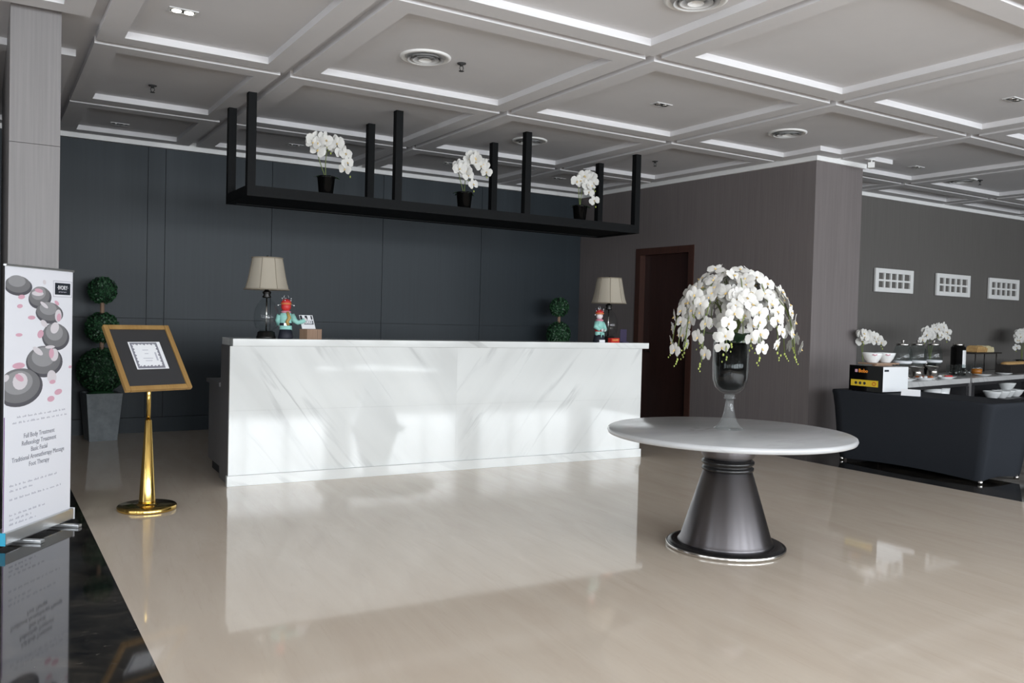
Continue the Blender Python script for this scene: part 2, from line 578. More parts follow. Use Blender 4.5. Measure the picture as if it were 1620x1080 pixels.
# ---- back wall with slate panels
wb = MB().box(-0.6, 7.75, YB + 0.02, YB + 0.2, 0, PZ).build('wall_back', M_backbase); structure(wb)
xs = [-0.6, 0.1, 1.57, 1.757, 2.972, 4.424, 5.903, 7.62]
for a, b in zip(xs, xs[1:]):
    for z0, z1 in ((0.17, 1.29), (1.29, WT - 0.05)):
        MB().box(a + 0.003, b - 0.003, YB, YB + 0.02, z0 + 0.003, z1 - 0.003).build('wall_panel', M_back, wb)
bb = MB().box(-0.6, 7.62, YB - 0.015, YB + 0.02, 0, 0.168).build('baseboard_back', M_back); structure(bb)
tr = MB().box(-0.6, 7.62, YB - 0.03, YB + 0.02, WT - 0.048, PZ - 0.001).build('trim_1', M_trimw); structure(tr)

# ---- right wall (slightly skewed) with the door
A, B = Vector((7.80, 6.26)), Vector((7.62, 10.37))
wlen = (B - A).length
wang = math.atan2(B.y - A.y, B.x - A.x)
wr = empty('wall_right', (A.x, A.y, 0), wang); structure(wr)
D0, D1, DH = 1.78, 2.86, 2.40
# local: +x along the wall away from camera, -y is +X world
wm = MB().box(0, D0, -0.15, 0, 0, PZ).box(D1, wlen, -0.15, 0, 0, PZ).box(D0, D1, -0.15, 0, DH, PZ)
wm.build('wall_surface', M_paper, wr)
MB().box(0.0, wlen, 0, 0.03, WT - 0.048, PZ - 0.001).build('cornice', M_trimw, wr)
MB().box(0, D0 - 0.0, 0, 0.012, 0, 0.1).box(D1, wlen, 0, 0.012, 0, 0.1).build('baseboard', M_paper, wr)
dr = empty('door_1', (A.x, A.y, 0), wang); structure(dr)
MB().box(D0 + 0.09, D1 - 0.09, -0.13, -0.085, 0.005, DH - 0.09).build('door_leaf', M_door, dr)
MB().box(D0, D0 + 0.09, -0.14, 0.012, 0, DH).box(D1 - 0.09, D1, -0.14, 0.012, 0, DH).box(D0 + 0.09, D1 - 0.09, -0.14, 0.012, DH - 0.09, DH).build('door_frame', M_jamb, dr)
MB().tube([(D1 - 0.17, -0.085, 1.0), (D1 - 0.17, -0.045, 1.0), (D1 - 0.28, -0.045, 1.0)], 0.009).build('door_handle', M_bronze, dr)

# ---- pier, alcove wall, pillar, remaining shell
pr = MB().box(7.80, 8.61, 6.26, 7.5, 0, PZ).build('wall_pier', M_paper); structure(pr)
MB().box(7.77, 8.64, 6.23, 6.26, WT - 0.048, PZ - 0.001).build('cornice', M_trimw, pr)
MB().box(7.79, 8.62, 6.248, 6.26, 0, 0.1).build('baseboard', M_paper, pr)
wa = MB().box(8.61, ROOM_X1, 7.5, 7.65, 0, PZ).build('wall_alcove', M_paper2); structure(wa)
MB().box(8.61, ROOM_X1, 7.47, 7.5, WT - 0.048, PZ - 0.001).build('cornice', M_trimw, wa)
we = MB().box(ROOM_X1, ROOM_X1 + 0.15, ROOM_Y0, 7.65, 0, PZ).build('wall_end', M_paper2); structure(we)
pl = MB().box(0.135, 0.422, 6.32, 9.0, 2.435, PZ).box(0.135, 0.422, 6.32, 9.0, 0, 2.432).build('wall_pillar', M_pillar); structure(pl)
ws = MB().box(-0.75, -0.6, 7.15, YB + 0.2, 0, PZ).build('wall_side', M_paper); structure(ws)
ws = MB().box(ROOM_X0, -0.6, 7.0, 7.15, 0, PZ).build('wall_side', M_paper); structure(ws)

def windowed_wall(name, lo, hi, wins, place):
    m = MB()
    def bx(a, b, z0, z1): place(m, a, b, z0, z1)
    edge = lo
    for a, b in wins:
        bx(edge, a, 0, PZ)
        bx(a, b, 0, WIN_Z0)
        bx(a, b, WIN_Z1, PZ)
        edge = b
    bx(edge, hi, 0, PZ)
    o = m.build(name, M_paper)
    return structure(o)
windowed_wall('wall_front', ROOM_X0, ROOM_X1, FRONT_WINDOWS, lambda m, a, b, z0, z1: m.box(a, b, ROOM_Y0 - 0.2, ROOM_Y0, z0, z1))
windowed_wall('wall_left', ROOM_Y0, 7.0, LEFT_WINDOWS, lambda m, a, b, z0, z1: m.box(ROOM_X0 - 0.2, ROOM_X0, a, b, z0, z1))
wn = 1
for a, b in FRONT_WINDOWS:  # the two end ones are added only for more light on the right
    m = MB()
    for k in range(4):
        x = a + (b - a) * k / 3
        m.box(max(a, x - 0.03), min(b, x + 0.03), ROOM_Y0 - 0.12, ROOM_Y0 - 0.06, WIN_Z0, WIN_Z1)
    m.box(a, b, ROOM_Y0 - 0.12, ROOM_Y0 - 0.06, WIN_Z0, WIN_Z0 + 0.06).box(a, b, ROOM_Y0 - 0.12, ROOM_Y0 - 0.06, WIN_Z1 - 0.06, WIN_Z1)
    structure(m.build('window_%d' % wn, M_alu)); wn += 1
for a, b in LEFT_WINDOWS:
    m = MB()
    for k in range(3):
        y = a + (b - a) * k / 2
        m.box(ROOM_X0 - 0.12, ROOM_X0 - 0.06, max(a, y - 0.03), min(b, y + 0.03), WIN_Z0, WIN_Z1)
    m.box(ROOM_X0 - 0.12, ROOM_X0 - 0.06, a, b, WIN_Z0, WIN_Z0 + 0.06).box(ROOM_X0 - 0.12, ROOM_X0 - 0.06, a, b, WIN_Z1 - 0.06, WIN_Z1)
    structure(m.build('window_%d' % wn, M_alu)); wn += 1

# ================================================================== RECEPTION COUNTER
CL = 4.12
CT = 1.175
ctr = empty('reception_counter', (1.665, 6.88, 0), math.radians(-2.0), 'long reception counter clad in white veined marble with grey back', 'counter')
for k, (a, b) in enumerate(((0, 2.0), (2.0, CL))):
    for z0, z1 in ((0.085, 0.6), (0.6, 1.115)):
        MB().box(a + (0 if k == 0 else 0.0002), b - (0.0002 if k == 0 else 0), 0, 0.03, z0 + (0.0002 if z0 > 0.3 else 0), z1 - (0.0002 if z0 < 0.3 else 0), 0.0).build('marble_slab', M_counterL if k == 0 else M_counterR, ctr)
MB().box(-0.012, CL + 0.006, -0.022, 0.03, 0.0, 0.084, 0.002).build('plinth', M_ctop, ctr)
MB().box(0.02, CL + 0.085, -0.004, 0.42, 1.116, CT, 0.003).build('counter_top', M_ctop, ctr)
MB().box(-0.001, 0.004, 0.0305, 0.036, 0.0, 1.114).build('edge_strip', M_jamb, ctr)
MB().box(0.012, CL - 0.01, 0.0305, 0.41, 0.0, 1.114).build('carcass', M_grey, ctr)
MB().box(0.02, CL - 0.02, 0.411, 0.95, 0.09, 0.76).build('desk_carcass', M_grey, ctr)
MB().box(0.0, CL, 0.411, 0.98, 0.761, 0.795).build('desk_top', M_grey, ctr)
MB().box(0.05, CL - 0.05, 0.411, 0.92, 0.0, 0.089).build('toe_kick', M_backbase, ctr)
CTR = Matrix.Translation((1.665, 6.88, 0)) @ Matrix.Rotation(math.radians(-2.0), 4, 'Z')
def on_counter(x, y):
    p = CTR @ Vector((x, y, CT))
    return p

# ================================================================== HANGING SHELF
HX0, HX1, HY0, HY1, HZ0, HZ1 = 1.915, 6.275, 7.42, 8.17, 2.387, 2.478
hs = empty('hanging_shelf', (0, 0, 0), 0, 'long black steel shelf hung from the ceiling on square posts', 'shelf')
MB().box(HX0, HX1, HY0, HY0 + 0.07, HZ0, HZ1).build('front_beam', M_black, hs)
MB().box(HX0, HX1, HY1 - 0.07, HY1, HZ0, HZ1).build('back_beam', M_black, hs)
MB().box(HX0, HX0 + 0.07, HY0 + 0.07, HY1 - 0.07, HZ0, HZ1).build('end_beam', M_black, hs)
MB().box(HX1 - 0.07, HX1, HY0 + 0.07, HY1 - 0.07, HZ0, HZ1).build('end_beam', M_black, hs)
MB().box(HX0 + 0.07, HX1 - 0.07, HY0 + 0.07, HY1 - 0.07, HZ0 + 0.01, HZ1 - 0.005).build('shelf_board', M_black, hs)
for x, zt in ((1.95, WT), (3.32, PZ), (4.77, PZ), (6.24, WT)):
    for y in (HY0 + 0.035, HY1 - 0.035):
        MB().box(x - 0.035, x + 0.035, y - 0.035, y + 0.035, HZ1, zt).build('post', M_black, hs)

# ================================================================== ORCHIDS
def blossom_mesh(name, seed):
    rnd = random.Random(seed)
    mb = MB()
    def petal(ang, ln, w, cols, lift, curl):
        ca, sa = math.cos(ang), math.sin(ang)
        rows = [(0.05, 0.18), (0.4, 0.92), (0.75, 0.95), (1.0, 0.35)]
        grid = []
        for t, ww in rows:
            row = []
            for c in range(cols):
                s = (c / (cols - 1) - 0.5) * 2
                x = t * ln
                y = s * w * ww * 0.5
                z = lift * math.sin(t * PI * 0.6) + curl * t * t - abs(s) * 0.05 + rnd.uniform(-0.02, 0.02)
                row.append(mb.bm.verts.new((x * ca - y * sa, x * sa + y * ca, z)))
            grid.append(row)
        fs = []
        for a, b in zip(grid, grid[1:]):
            for c in range(cols - 1):
                fs.append(mb.bm.faces.new((a[c], a[c + 1], b[c + 1], b[c])))
        for f in fs:
            f.material_index = 0
            f.smooth = True
    R_ = math.radians
    petal(R_(8), 0.98, 1.05, 3, 0.1, -0.08)
    petal(R_(172), 0.98, 1.05, 3, 0.1, -0.08)
    petal(R_(90), 0.95, 0.62, 3, 0.02, 0.05)
    petal(R_(218), 0.92, 0.6, 2, 0.0, 0.08)
    petal(R_(322), 0.92, 0.6, 2, 0.0, 0.08)
    mb.mi = 1
    top = mb.bm.verts.new((0, -0.22, 0.34))
    ring = [mb.bm.verts.new((0.13 * math.cos(a), -0.05 + 0.17 * math.sin(a), 0.08)) for a in (0, PI / 2, PI, 3 * PI / 2)]
    for k in range(4):
        f = mb.bm.faces.new((ring[k], ring[(k + 1) % 4], top))
        f.material_index = 1
    return mb.mesh(name, [M_petal, M_lip])
BLOSSOMS = [blossom_mesh('orchid_blossom', 11 + k) for k in range(3)]
BUD = MB().ball((0, 0, 0), 1.0, 0.8, 0.8, 1.2, 6, 4).mesh('orchid_bud', M_bud)

def place_blossom(parent, p, nrm, size, rnd, upv=Vector((0, 0, 1))):
    z = nrm.normalized()
    x = upv.cross(z)
    x = x.normalized() if x.length > 1e-4 else Vector((1, 0, 0))
    y = z.cross(x)
    m = Matrix((x, y, z)).transposed().to_4x4()
    m = Matrix.Translation(p) @ m @ Matrix.Rotation(rnd.uniform(-0.5, 0.5), 4, 'Z') @ Matrix.Scale(size, 4)
    return inst('blossom', BLOSSOMS[rnd.randrange(3)], parent, m)

def bez(p0, p1, p2, p3, t):
    u = 1 - t
    return p0 * u ** 3 + p1 * 3 * u * u * t + p2 * 3 * u * t * t + p3 * t ** 3

def leaf(parent, p0, d, ln, w, droop, m=M_leafdk):
    mb = MB()
    d = Vector(d).normalized()
    side = d.cross(Vector((0, 0, 1))).normalized()
    L_, R2 = [], []
    for k, ww in enumerate((0.35, 0.85, 1.0, 0.8, 0.12)):
        t = k / 4
        c = Vector(p0) + d * ln * t + Vector((0, 0, -droop * t * t))
        L_.append(mb.bm.verts.new(c - side * w * ww * 0.5 + Vector((0, 0, 0.15 * w * ww))))
        R2.append((mb.bm.verts.new(c), mb.bm.verts.new(c + side * w * ww * 0.5 + Vector((0, 0, 0.15 * w * ww)))))
    for k in range(4):
        for a, b, c, e in ((L_[k], R2[k][0], R2[k + 1][0], L_[k + 1]), (R2[k][0], R2[k][1], R2[k + 1][1], R2[k + 1][0])):
            f = mb.bm.faces.new((a, b, c, e))
            f.smooth = True
    return mb.build('leaf', m, parent)

def potted_orchid(loc, label, seed, sprays, scale=1.0, pot=M_blackgloss, group=None, zs=0.74):
    """sprays: list of (p1,p2,p3) control offsets from the pot mouth"""
    rnd = random.Random(seed)
    t = empty('potted_orchid', loc, 0, label, 'plant', group)
    s = scale
    MB().lathe([(0.05 * s, 0), (0.054 * s, 0.004), (0.066 * s, 0.118 * s), (0.07 * s, 0.12 * s), (0.07 * s, 0.132 * s), (0.06 * s, 0.132 * s), (0.058 * s, 0.11 * s), (0, 0.11 * s)], 24).build('pot', pot, t)
    base = Vector((0, 0, 0.11 * s))
    for a in range(4):
        an = a * 1.6 + rnd.uniform(-.3, .3)
        leaf(t, base, (math.cos(an), math.sin(an), 0.5), 0.12 * s, 0.05 * s, 0.05 * s)
    for c1, c2, c3 in sprays:
        P0 = base
        P1, P2, P3 = (base + Vector((c[0] * 0.78, c[1], c[2] * zs)) * s for c in (c1, c2, c3))
        pts = [bez(P0, P1, P2, P3, k / 14) for k in range(15)]
        MB().tube(pts, 0.0035 * s, 5).build('stem', M_stem, t)
        n = 10
        for k in range(n):
            tt = 0.46 + 0.5 * k / (n - 1)
            p = bez(P0, P1, P2, P3, tt)
            d = Vector((-0.45 + rnd.uniform(-0.7, 0.7), -0.85, rnd.uniform(-0.35, 0.35)))
            off = Vector((rnd.uniform(-0.03, 0.03), rnd.uniform(-0.045, 0.0), rnd.uniform(-0.02, 0.03))) * s
            place_blossom(t, p + off, d, (0.064 - 0.014 * k / n) * s, rnd)
        for k in range(3):
            p = bez(P0, P1, P2, P3, 0.97 + 0.01 * k) + Vector((0.01 * k, 0, -0.018 * k)) * s
            inst('bud', BUD, t, Matrix.Translation(p) @ Matrix.Scale(0.008 * s, 4))
    return t

hp = [((2.64, 7.5, HZ1), 'potted white orchid on the hanging shelf above the counter lamp with card box', 1, [((-0.1, 0.0, 0.25), (-0.2, -0.02, 0.5), (0.0, -0.05, 0.3)), ((-0.04, 0.0, 0.36), (0.06, 0, 0.52), (0.2, -0.05, 0.08))]),
      ((4.07, 7.5, HZ1), 'potted white orchid on the hanging shelf, middle of the three', 2, [((-0.1, 0, 0.28), (-0.16, -0.02, 0.46), (0.06, -0.05, 0.08)), ((0.0, 0, 0.38), (0.08, -0.02, 0.54), (0.22, -0.04, 0.26))]),
      ((5.5, 7.5, HZ1), 'potted white orchid on the hanging shelf at the end nearest the mahogany door', 3, [((-0.05, 0, 0.32), (-0.08, -0.02, 0.56), (0.16, -0.05, 0.06)), ((0.02, 0, 0.38), (0.06, -0.02, 0.5), (0.15, -0.04, 0.26))])]
for loc, lab, sd, spr in hp:
    potted_orchid(loc, lab, sd, spr, 1.2, group='potted orchids on the hanging shelf')

# ================================================================== ROUND TABLE
tb = empty('round_table', (3.95, 3.76, 0), 0, 'round white marble table on a dark metal cone pedestal', 'table')
TZ = 0.727
MB().lathe([(0, TZ - 0.036), (0.735, TZ - 0.036), (0.746, TZ - 0.032), (0.752, TZ - 0.018), (0.748, TZ - 0.005), (0.738, TZ), (0, TZ)], 96).build('table_top', M_tabletop, tb)
MB().lathe([(0.36, 0.008), (0.362, 0.018), (0.352, 0.03), (0.33, 0.034), (0.29, 0.036), (0.0, 0.036)], 64).build('base_disc', M_conetrim, tb)
MB().lathe([(0.355, 0.0), (0.363, 0.0), (0.366, 0.006), (0.366, 0.02), (0.363, 0.024), (0.355, 0.01)], 64, cap=False).build('base_rim', M_chrome, tb)
MB().lathe([(0.295, 0.036), (0.288, 0.045), (0.278, 0.06), (0.15, 0.478)], 64).build('cone_pedestal', M_cone, tb)
MB().lathe([(0.151, 0.478), (0.158, 0.484), (0.158, 0.5), (0.148, 0.507), (0.146, 0.515), (0.16, 0.524), (0.16, 0.54), (0.148, 0.548), (0.146, 0.556)], 48).build('collar', M_conetrim, tb)
MB().lathe([(0.146, 0.556), (0.162, 0.575), (0.17, 0.61), (0.172, TZ - 0.037)], 48).build('neck', M_cone, tb)

# vase
VX, VY = 4.005, 3.815
vs = empty('footed_vase', (VX, VY, TZ), 0, 'tall footed clear glass vase with a black glossy inner cylinder', 'vase')
MB().lathe([(0.094, 0.0), (0.095, 0.006), (0.075, 0.018), (0.05, 0.05), (0.034, 0.1), (0.026, 0.16), (0.024, 0.185)], 40).build('foot', M_footglass, vs)
MB().lathe([(0.022, 0.186), (0.036, 0.192), (0.036, 0.199), (0.028, 0.203), (0.033, 0.209), (0.033, 0.216), (0.024, 0.22)], 32).build('stem_ring', M_footglass, vs)
MB().lathe([(0.024, 0.22), (0.06, 0.232), (0.092, 0.262), (0.108, 0.31), (0.112, 0.38), (0.112, 0.55), (0.114, 0.58), (0.109, 0.58), (0.107, 0.55), (0.107, 0.38), (0.103, 0.315), (0.088, 0.27), (0.058, 0.24), (0, 0.232)], 48).build('glass_bowl', M_glass, vs)
MB().lathe([(0, 0.243), (0.05, 0.25), (0.08, 0.275), (0.095, 0.32), (0.098, 0.38), (0.098, 0.545), (0.09, 0.545), (0.09, 0.5), (0, 0.5)], 48).build('black_liner', M_blackgloss, vs)

# flower arrangement
rnd = random.Random(41)
fa = empty('orchid_arrangement', (VX, VY, TZ + 0.505), 0, 'large domed arrangement of white orchid sprays in the footed vase on the round table', 'flowers')
def spray(az, reach, apex, endz, n, t0=0.36, sz=0.062):
    d = Vector((math.cos(az), math.sin(az), 0))
    P0 = d * 0.02
    P1 = d * reach * 0.12 + Vector((0, 0, apex * 0.95))
    P2 = d * reach * 0.92 + Vector((0, 0, apex * 1.22))
    P3 = d * reach + Vector((0, 0, endz))
    side = Vector((-d.y, d.x, 0))
    pts = [bez(P0, P1, P2, P3, k / 12) for k in range(13)]
    MB().tube(pts, 0.0032, 5).build('stem', M_stem, fa)
    for k in range(n):
        t = t0 + (0.97 - t0) * k / max(1, n - 1)
        p = bez(P0, P1, P2, P3, t)
        out = Vector((p.x, p.y, (p.z - 0.15) * 0.55)).normalized()
        nr = out * 1.0 + side * rnd.uniform(-0.55, 0.55) + Vector((0, 0, rnd.uniform(-0.25, 0.3)))
        s = sz * (1.0 - 0.22 * k / n) * rnd.uniform(0.9, 1.08)
        place_blossom(fa, p + side * rnd.uniform(-0.05, 0.05) + out * rnd.uniform(0.0, 0.03), nr, s, rnd)
    for k in range(4):
        p = P3 + side * rnd.uniform(-0.02, 0.02) + Vector((0, 0, -0.012 - 0.014 * k)) + d * 0.006 * k
        inst('bud', BUD, fa, Matrix.Translation(p) @ Matrix.Scale(0.008 - 0.001 * k, 4))
VIEW = math.atan2(-3.8, -4.0)
for k in range(15):
    az = VIEW + 2 * PI * k / 15 + rnd.uniform(-0.1, 0.1)
    spray(az, rnd.uniform(0.34, 0.39), rnd.uniform(0.4, 0.46), rnd.uniform(-0.08, 0.06), 11)
for k in range(9):
    az = VIEW + 0.2 + 2 * PI * k / 9 + rnd.uniform(-0.12, 0.12)
    spray(az, rnd.uniform(0.2, 0.29), rnd.uniform(0.46, 0.5), rnd.uniform(0.12, 0.24), 7, 0.42)
for k in range(5):
    az = VIEW + 0.5 + 2 * PI * k / 5
    spray(az, 0.13, 0.5, 0.34, 4, 0.55)
spray(VIEW - 0.15, 0.2, 0.3, -0.02, 7, 0.5)
spray(VIEW + 0.5, 0.24, 0.32, 0.04, 6, 0.5)
for k in range(7):
    an = VIEW - 1.2 + k * 0.5
    leaf(fa, (0.03 * math.cos(an), 0.03 * math.sin(an), 0.03), (math.cos(an), math.sin(an), 0.75), 0.26, 0.085, 0.09)

# ================================================================== LAMPS ON THE COUNTER
def table_lamp(loc, label):
    t = empty('table_lamp', loc, 0.2, label, 'lamp', 'table lamps on the counter')
    MB().lathe([(0.078, 0.0), (0.08, 0.004), (0.078, 0.016), (0.075, 0.018), (0.07, 0.05), (0.05, 0.06), (0.0, 0.06)], 24).build('base', M_bronze, t)
    MB().lathe([(0.045, 0.058), (0.085, 0.085), (0.1, 0.13), (0.103, 0.18), (0.094, 0.24), (0.07, 0.29), (0.04, 0.325), (0.03, 0.335)], 32, cap=False).build('glass_body', M_smoke, t)
    MB().tube([(0, 0, 0.06), (0, 0, 0.34)], 0.006).build('inner_rod', M_chrome, t)
    MB().lathe([(0.03, 0.335), (0.038, 0.345), (0.025, 0.36), (0.035, 0.375), (0.034, 0.385), (0.018, 0.395), (0.014, 0.44), (0.0, 0.44)], 24).build('neck', M_bronze, t)
    sh = empty('lamp_shade', (0, 0, 0))
    bpy.data.objects.remove(sh)
    m = MB()
    n = 8
    rings = []
    prof = [(0.182, 0.405), (0.168, 0.45), (0.154, 0.51), (0.143, 0.57), (0.134, 0.62), (0.125, 0.665)]
    for r, z in prof:
        ring = []
        for k in range(n):
            for q in range(4):
                a = 2 * PI * (k + q / 4) / n
                rr = r * (1 - 0.022 * math.sin(PI * q / 4))
                ring.append(m.bm.verts.new((rr * math.cos(a), rr * math.sin(a), z)))
        rings.append(ring)
    for a, b in zip(rings, rings[1:]):
        for k in range(len(a)):
            f = m.bm.faces.new((a[k], a[(k + 1) % len(a)], b[(k + 1) % len(a)], b[k]))
            f.smooth = True
    shd = m.build('lamp_shade', M_shade, t)
    for k in range(n):
        a = 2 * PI * k / n
        MB().tube([(r * 1.004 * math.cos(a), r * 1.004 * math.sin(a), z) for r, z in prof], 0.0025, 5).build('seam', M_seam, shd)
    for r, z in (prof[0], prof[-1]):
        MB().lathe([(r - 0.003, z - 0.005), (r + 0.003, z - 0.005), (r + 0.003, z + 0.005), (r - 0.003, z + 0.005), (r - 0.003, z - 0.005)], 32, cap=False).build('edge_binding', M_seam, shd)
    MB().tube([(-0.125, 0, 0.655), (0.125, 0, 0.655)], 0.003, 5).tube([(0, -0.125, 0.655), (0, 0.125, 0.655)], 0.003, 5).tube([(0, 0, 0.43), (0, 0, 0.665)], 0.004, 5).build('shade_harp', M_bronze, t)
    MB().ball((0, 0, 0.674), 0.012).build('finial', M_bronze, t)
    return t
table_lamp(on_counter(0.335, 0.23), 'table lamp with cream panelled shade on the counter, beside the wooden card box')
table_lamp(on_counter(3.9, 0.3), 'table lamp with cream panelled shade on the counter, behind the red sign')

# ================================================================== COSTUMED DOLLS
def doll(loc, rz, label, side_arm):
    t = empty('costumed_doll', loc, rz, label, 'figurine', 'costumed dolls on the counter')
    MB().lathe([(0.062, 0.0), (0.064, 0.01), (0.058, 0.03), (0.05, 0.075), (0, 0.08)], 20).build('dark_skirt', M_navy, t)
    b = MB().lathe([(0.046, 0.066), (0.052, 0.07), (0.05, 0.105), (0.043, 0.118), (0.05, 0.14), (0.058, 0.18), (0.05, 0.205), (0.024, 0.222), (0.018, 0.24), (0, 0.242)], 22).build('robe', M_turq, t)
    b.scale = (1, 0.72, 1)
    g = MB().lathe([(0.047, 0.108), (0.05, 0.112), (0.05, 0.126), (0.046, 0.13)], 22, cap=False).build('belt', M_red if not side_arm else M_navy, t)
    g.scale = (1.02, 0.78, 1)
    MB().box(-0.014, 0.014, -0.048, -0.036, 0.106, 0.13, 0.003).build('buckle', M_silver, t)
    if side_arm:
        MB().tube([(-0.05, 0, 0.195), (-0.075, 0.02, 0.15), (-0.1, 0.03, 0.135), (-0.135, 0.03, 0.145), (-0.155, 0.03, 0.16)], [0.026, 0.022, 0.02, 0.018, 0.02], 10).build('sleeve', M_turq, t)
        MB().tube([(0.05, 0, 0.195), (0.066, -0.005, 0.15), (0.055, -0.02, 0.115)], [0.026, 0.022, 0.02], 10).build('sleeve', M_turq, t)
        MB().tube([(-0.012, 0.03, 0.222), (-0.03, 0.044, 0.175), (-0.012, 0.044, 0.14), (-0.022, 0.04, 0.112)], [0.012, 0.016, 0.014, 0.015], 8).build('sash', M_ochre, t)
        MB().ball((0, 0.008, 0.266), 0.041, 1, 0.9, 1.02, 16, 10).build('hood', M_red, t)
        MB().box(-0.014, 0.014, 0.034, 0.046, 0.106, 0.13, 0.003).build('belt_clasp', M_silver, t)
        hands = [((-0.16, 0.03, 0.164), -1), ((0.05, -0.025, 0.108), 1)]
    else:
        MB().tube([(0.048, 0, 0.2), (0.078, -0.008, 0.155), (0.045, -0.04, 0.125)], [0.026, 0.025, 0.022], 10).build('sleeve', M_turq, t)
        MB().tube([(-0.048, 0, 0.2), (-0.078, -0.008, 0.155), (-0.045, -0.04, 0.13)], [0.026, 0.025, 0.022], 10).build('sleeve', M_turq, t)
        MB().box(-0.03, 0.03, -0.047, -0.039, 0.03, 0.1, 0.004).build('front_panel', M_turq, t)
        hands = [((0.03, -0.052, 0.12), 1), ((-0.03, -0.052, 0.125), -1)]
    for (hx, hy, hz), s in hands:
        h = MB().ball((hx, hy, hz), 0.011, 1, 0.7, 1.1, 8, 6)
        for k in range(4):
            h.tube([(hx + s * 0.004, hy - 0.003, hz + 0.008 - k * 0.005), (hx - s * 0.008, hy - 0.009, hz + 0.007 - k * 0.005)], 0.0026, 5)
        h.tube([(hx, hy - 0.004, hz + 0.008), (hx - s * 0.004, hy - 0.008, hz + 0.016)], 0.003, 5)
        h.build('hand', M_skin, t)
    c = MB().lathe([(0.02, 0.212), (0.04, 0.216), (0.042, 0.226), (0.024, 0.236)], 20).build('collar', M_pink, t)
    hd = MB().ball((0, 0, 0.268), 0.036, 0.95, 0.95, 1.05, 18, 12)
    hd.ball((0, -0.035, 0.264), 0.006, 0.8, 1, 1, 8, 6)
    hd.ball((-0.035, 0, 0.266), 0.01, 0.5, 1, 1.3, 8, 6).ball((0.035, 0, 0.266), 0.01, 0.5, 1, 1.3, 8, 6)
    hdo = hd.build('head', M_skin, t)
    for s in (-1, 1):
        MB().ball((s * 0.013, -0.0325, 0.274), 0.0042, 1, 0.5, 0.7, 8, 6).build('eye', M_inkdark, hdo)
        MB().tube([(s * 0.006, -0.034, 0.281), (s * 0.014, -0.033, 0.285), (s * 0.021, -0.028, 0.284)], 0.0012, 5).build('eyebrow', M_inkdark, hdo)
    MB().tube([(-0.008, -0.0345, 0.252), (0, -0.0355, 0.2505), (0.008, -0.0345, 0.252)], 0.0016, 5).build('mouth', M_red, hdo)
    hat = MB().lathe([(0.037, 0.283), (0.041, 0.286), (0.041, 0.298), (0.039, 0.31), (0.026, 0.326), (0, 0.332)], 20).build('headdress', M_red, t)
    MB().lathe([(0.041, 0.284), (0.044, 0.288), (0.044, 0.295), (0.041, 0.299)], 20, cap=False).build('headband', M_orange, hat)
    for k in range(9):
        a = 2 * PI * k / 9
        x, y, z = 0.042 * math.cos(a), 0.042 * math.sin(a), 0.318 + 0.018 * (k % 2)
        MB().tube([(0.03 * math.cos(a), 0.03 * math.sin(a), 0.305), (x, y, z)], 0.001, 4).ball((x, y, z), 0.0055, 1, 1, 1, 6, 4).build('pompom', M_silver if k % 3 else M_purple, hat)
    for s in (-1, 1):
        MB().tube([(s * 0.014, 0.0, 0.328), (s * 0.02, 0.004, 0.345), (s * 0.014, 0.004, 0.362)], 0.0022, 5).build('antenna', M_silver, hat)
        MB().tube([(s * 0.04, 0.01, 0.285), (s * 0.062, 0.012, 0.278)], 0.0016, 4).ball((s * 0.064, 0.012, 0.277), 0.007, 1, 1, 1, 6, 4).build('tassel', M_silver, hat)
    return t
doll(on_counter(0.49, 0.2), PI - 0.35, 'turquoise robed doll with red headdress on the counter, arm held out to the card box', True)
doll(on_counter(3.67, 0.14), 0.35, 'turquoise robed doll with white face on the counter beside the red sign', False)

# card box, card, red sign, white card, purple card
p = on_counter(0.705, 0.2)
cb = empty('wooden_card_box', p, 0.35, 'light brown wooden card box on the counter beside the turquoise doll', 'box')
MB().prism([(-0.075, -0.05), (0.075, -0.05), (0.075, 0.05), (-0.075, 0.05)], 0, 0.082).build('box_body', M_boxwood, cb)
MB().box(0.03, 0.0318, -0.0508, -0.0495, 0.002, 0.08).build('panel_joint', M_backbase, cb)
MB().box(-0.08, -0.075, -0.05, 0.05, 0.0, 0.083).build('side_board', M_boxwood, cb)
cd = empty('comment_card', (p.x - 0.02, p.y - 0.02, p.z + 0.083), 0.35, 'white printed card with dark pictures standing on the wooden box', 'card')
tilt = Matrix.Rotation(math.radians(-22), 4, 'X')
def flat(mb, nm, m, z=0.0): 
    o = mb.build(nm, m, cd); o.matrix_local = tilt @ Matrix.Translation((0, z, 0)); return o
flat(MB().box(-0.075, 0.065, -0.0015, 0.0015, 0.001, 0.125), 'card_sheet', M_white)
flat(MB().box(-0.072, -0.05, -0.0022, -0.0016, 0.085, 0.12).box(-0.022, 0.004, -0.0022, -0.0016, 0.085, 0.12).box(0.04, 0.055, -0.0022, -0.0016, 0.085, 0.12).box(-0.045, 0.055, -0.0022, -0.0016, 0.04, 0.046).box(0.045, 0.055, -0.0022, -0.0016, 0.046, 0.075), 'printed_blocks', M_inkdark)
lettering('BOX', 0.042, M_ink, cd, tilt @ Matrix.Translation((0.0, -0.0018, 0.062)) @ Matrix.Rotation(PI / 2, 4, 'X'))

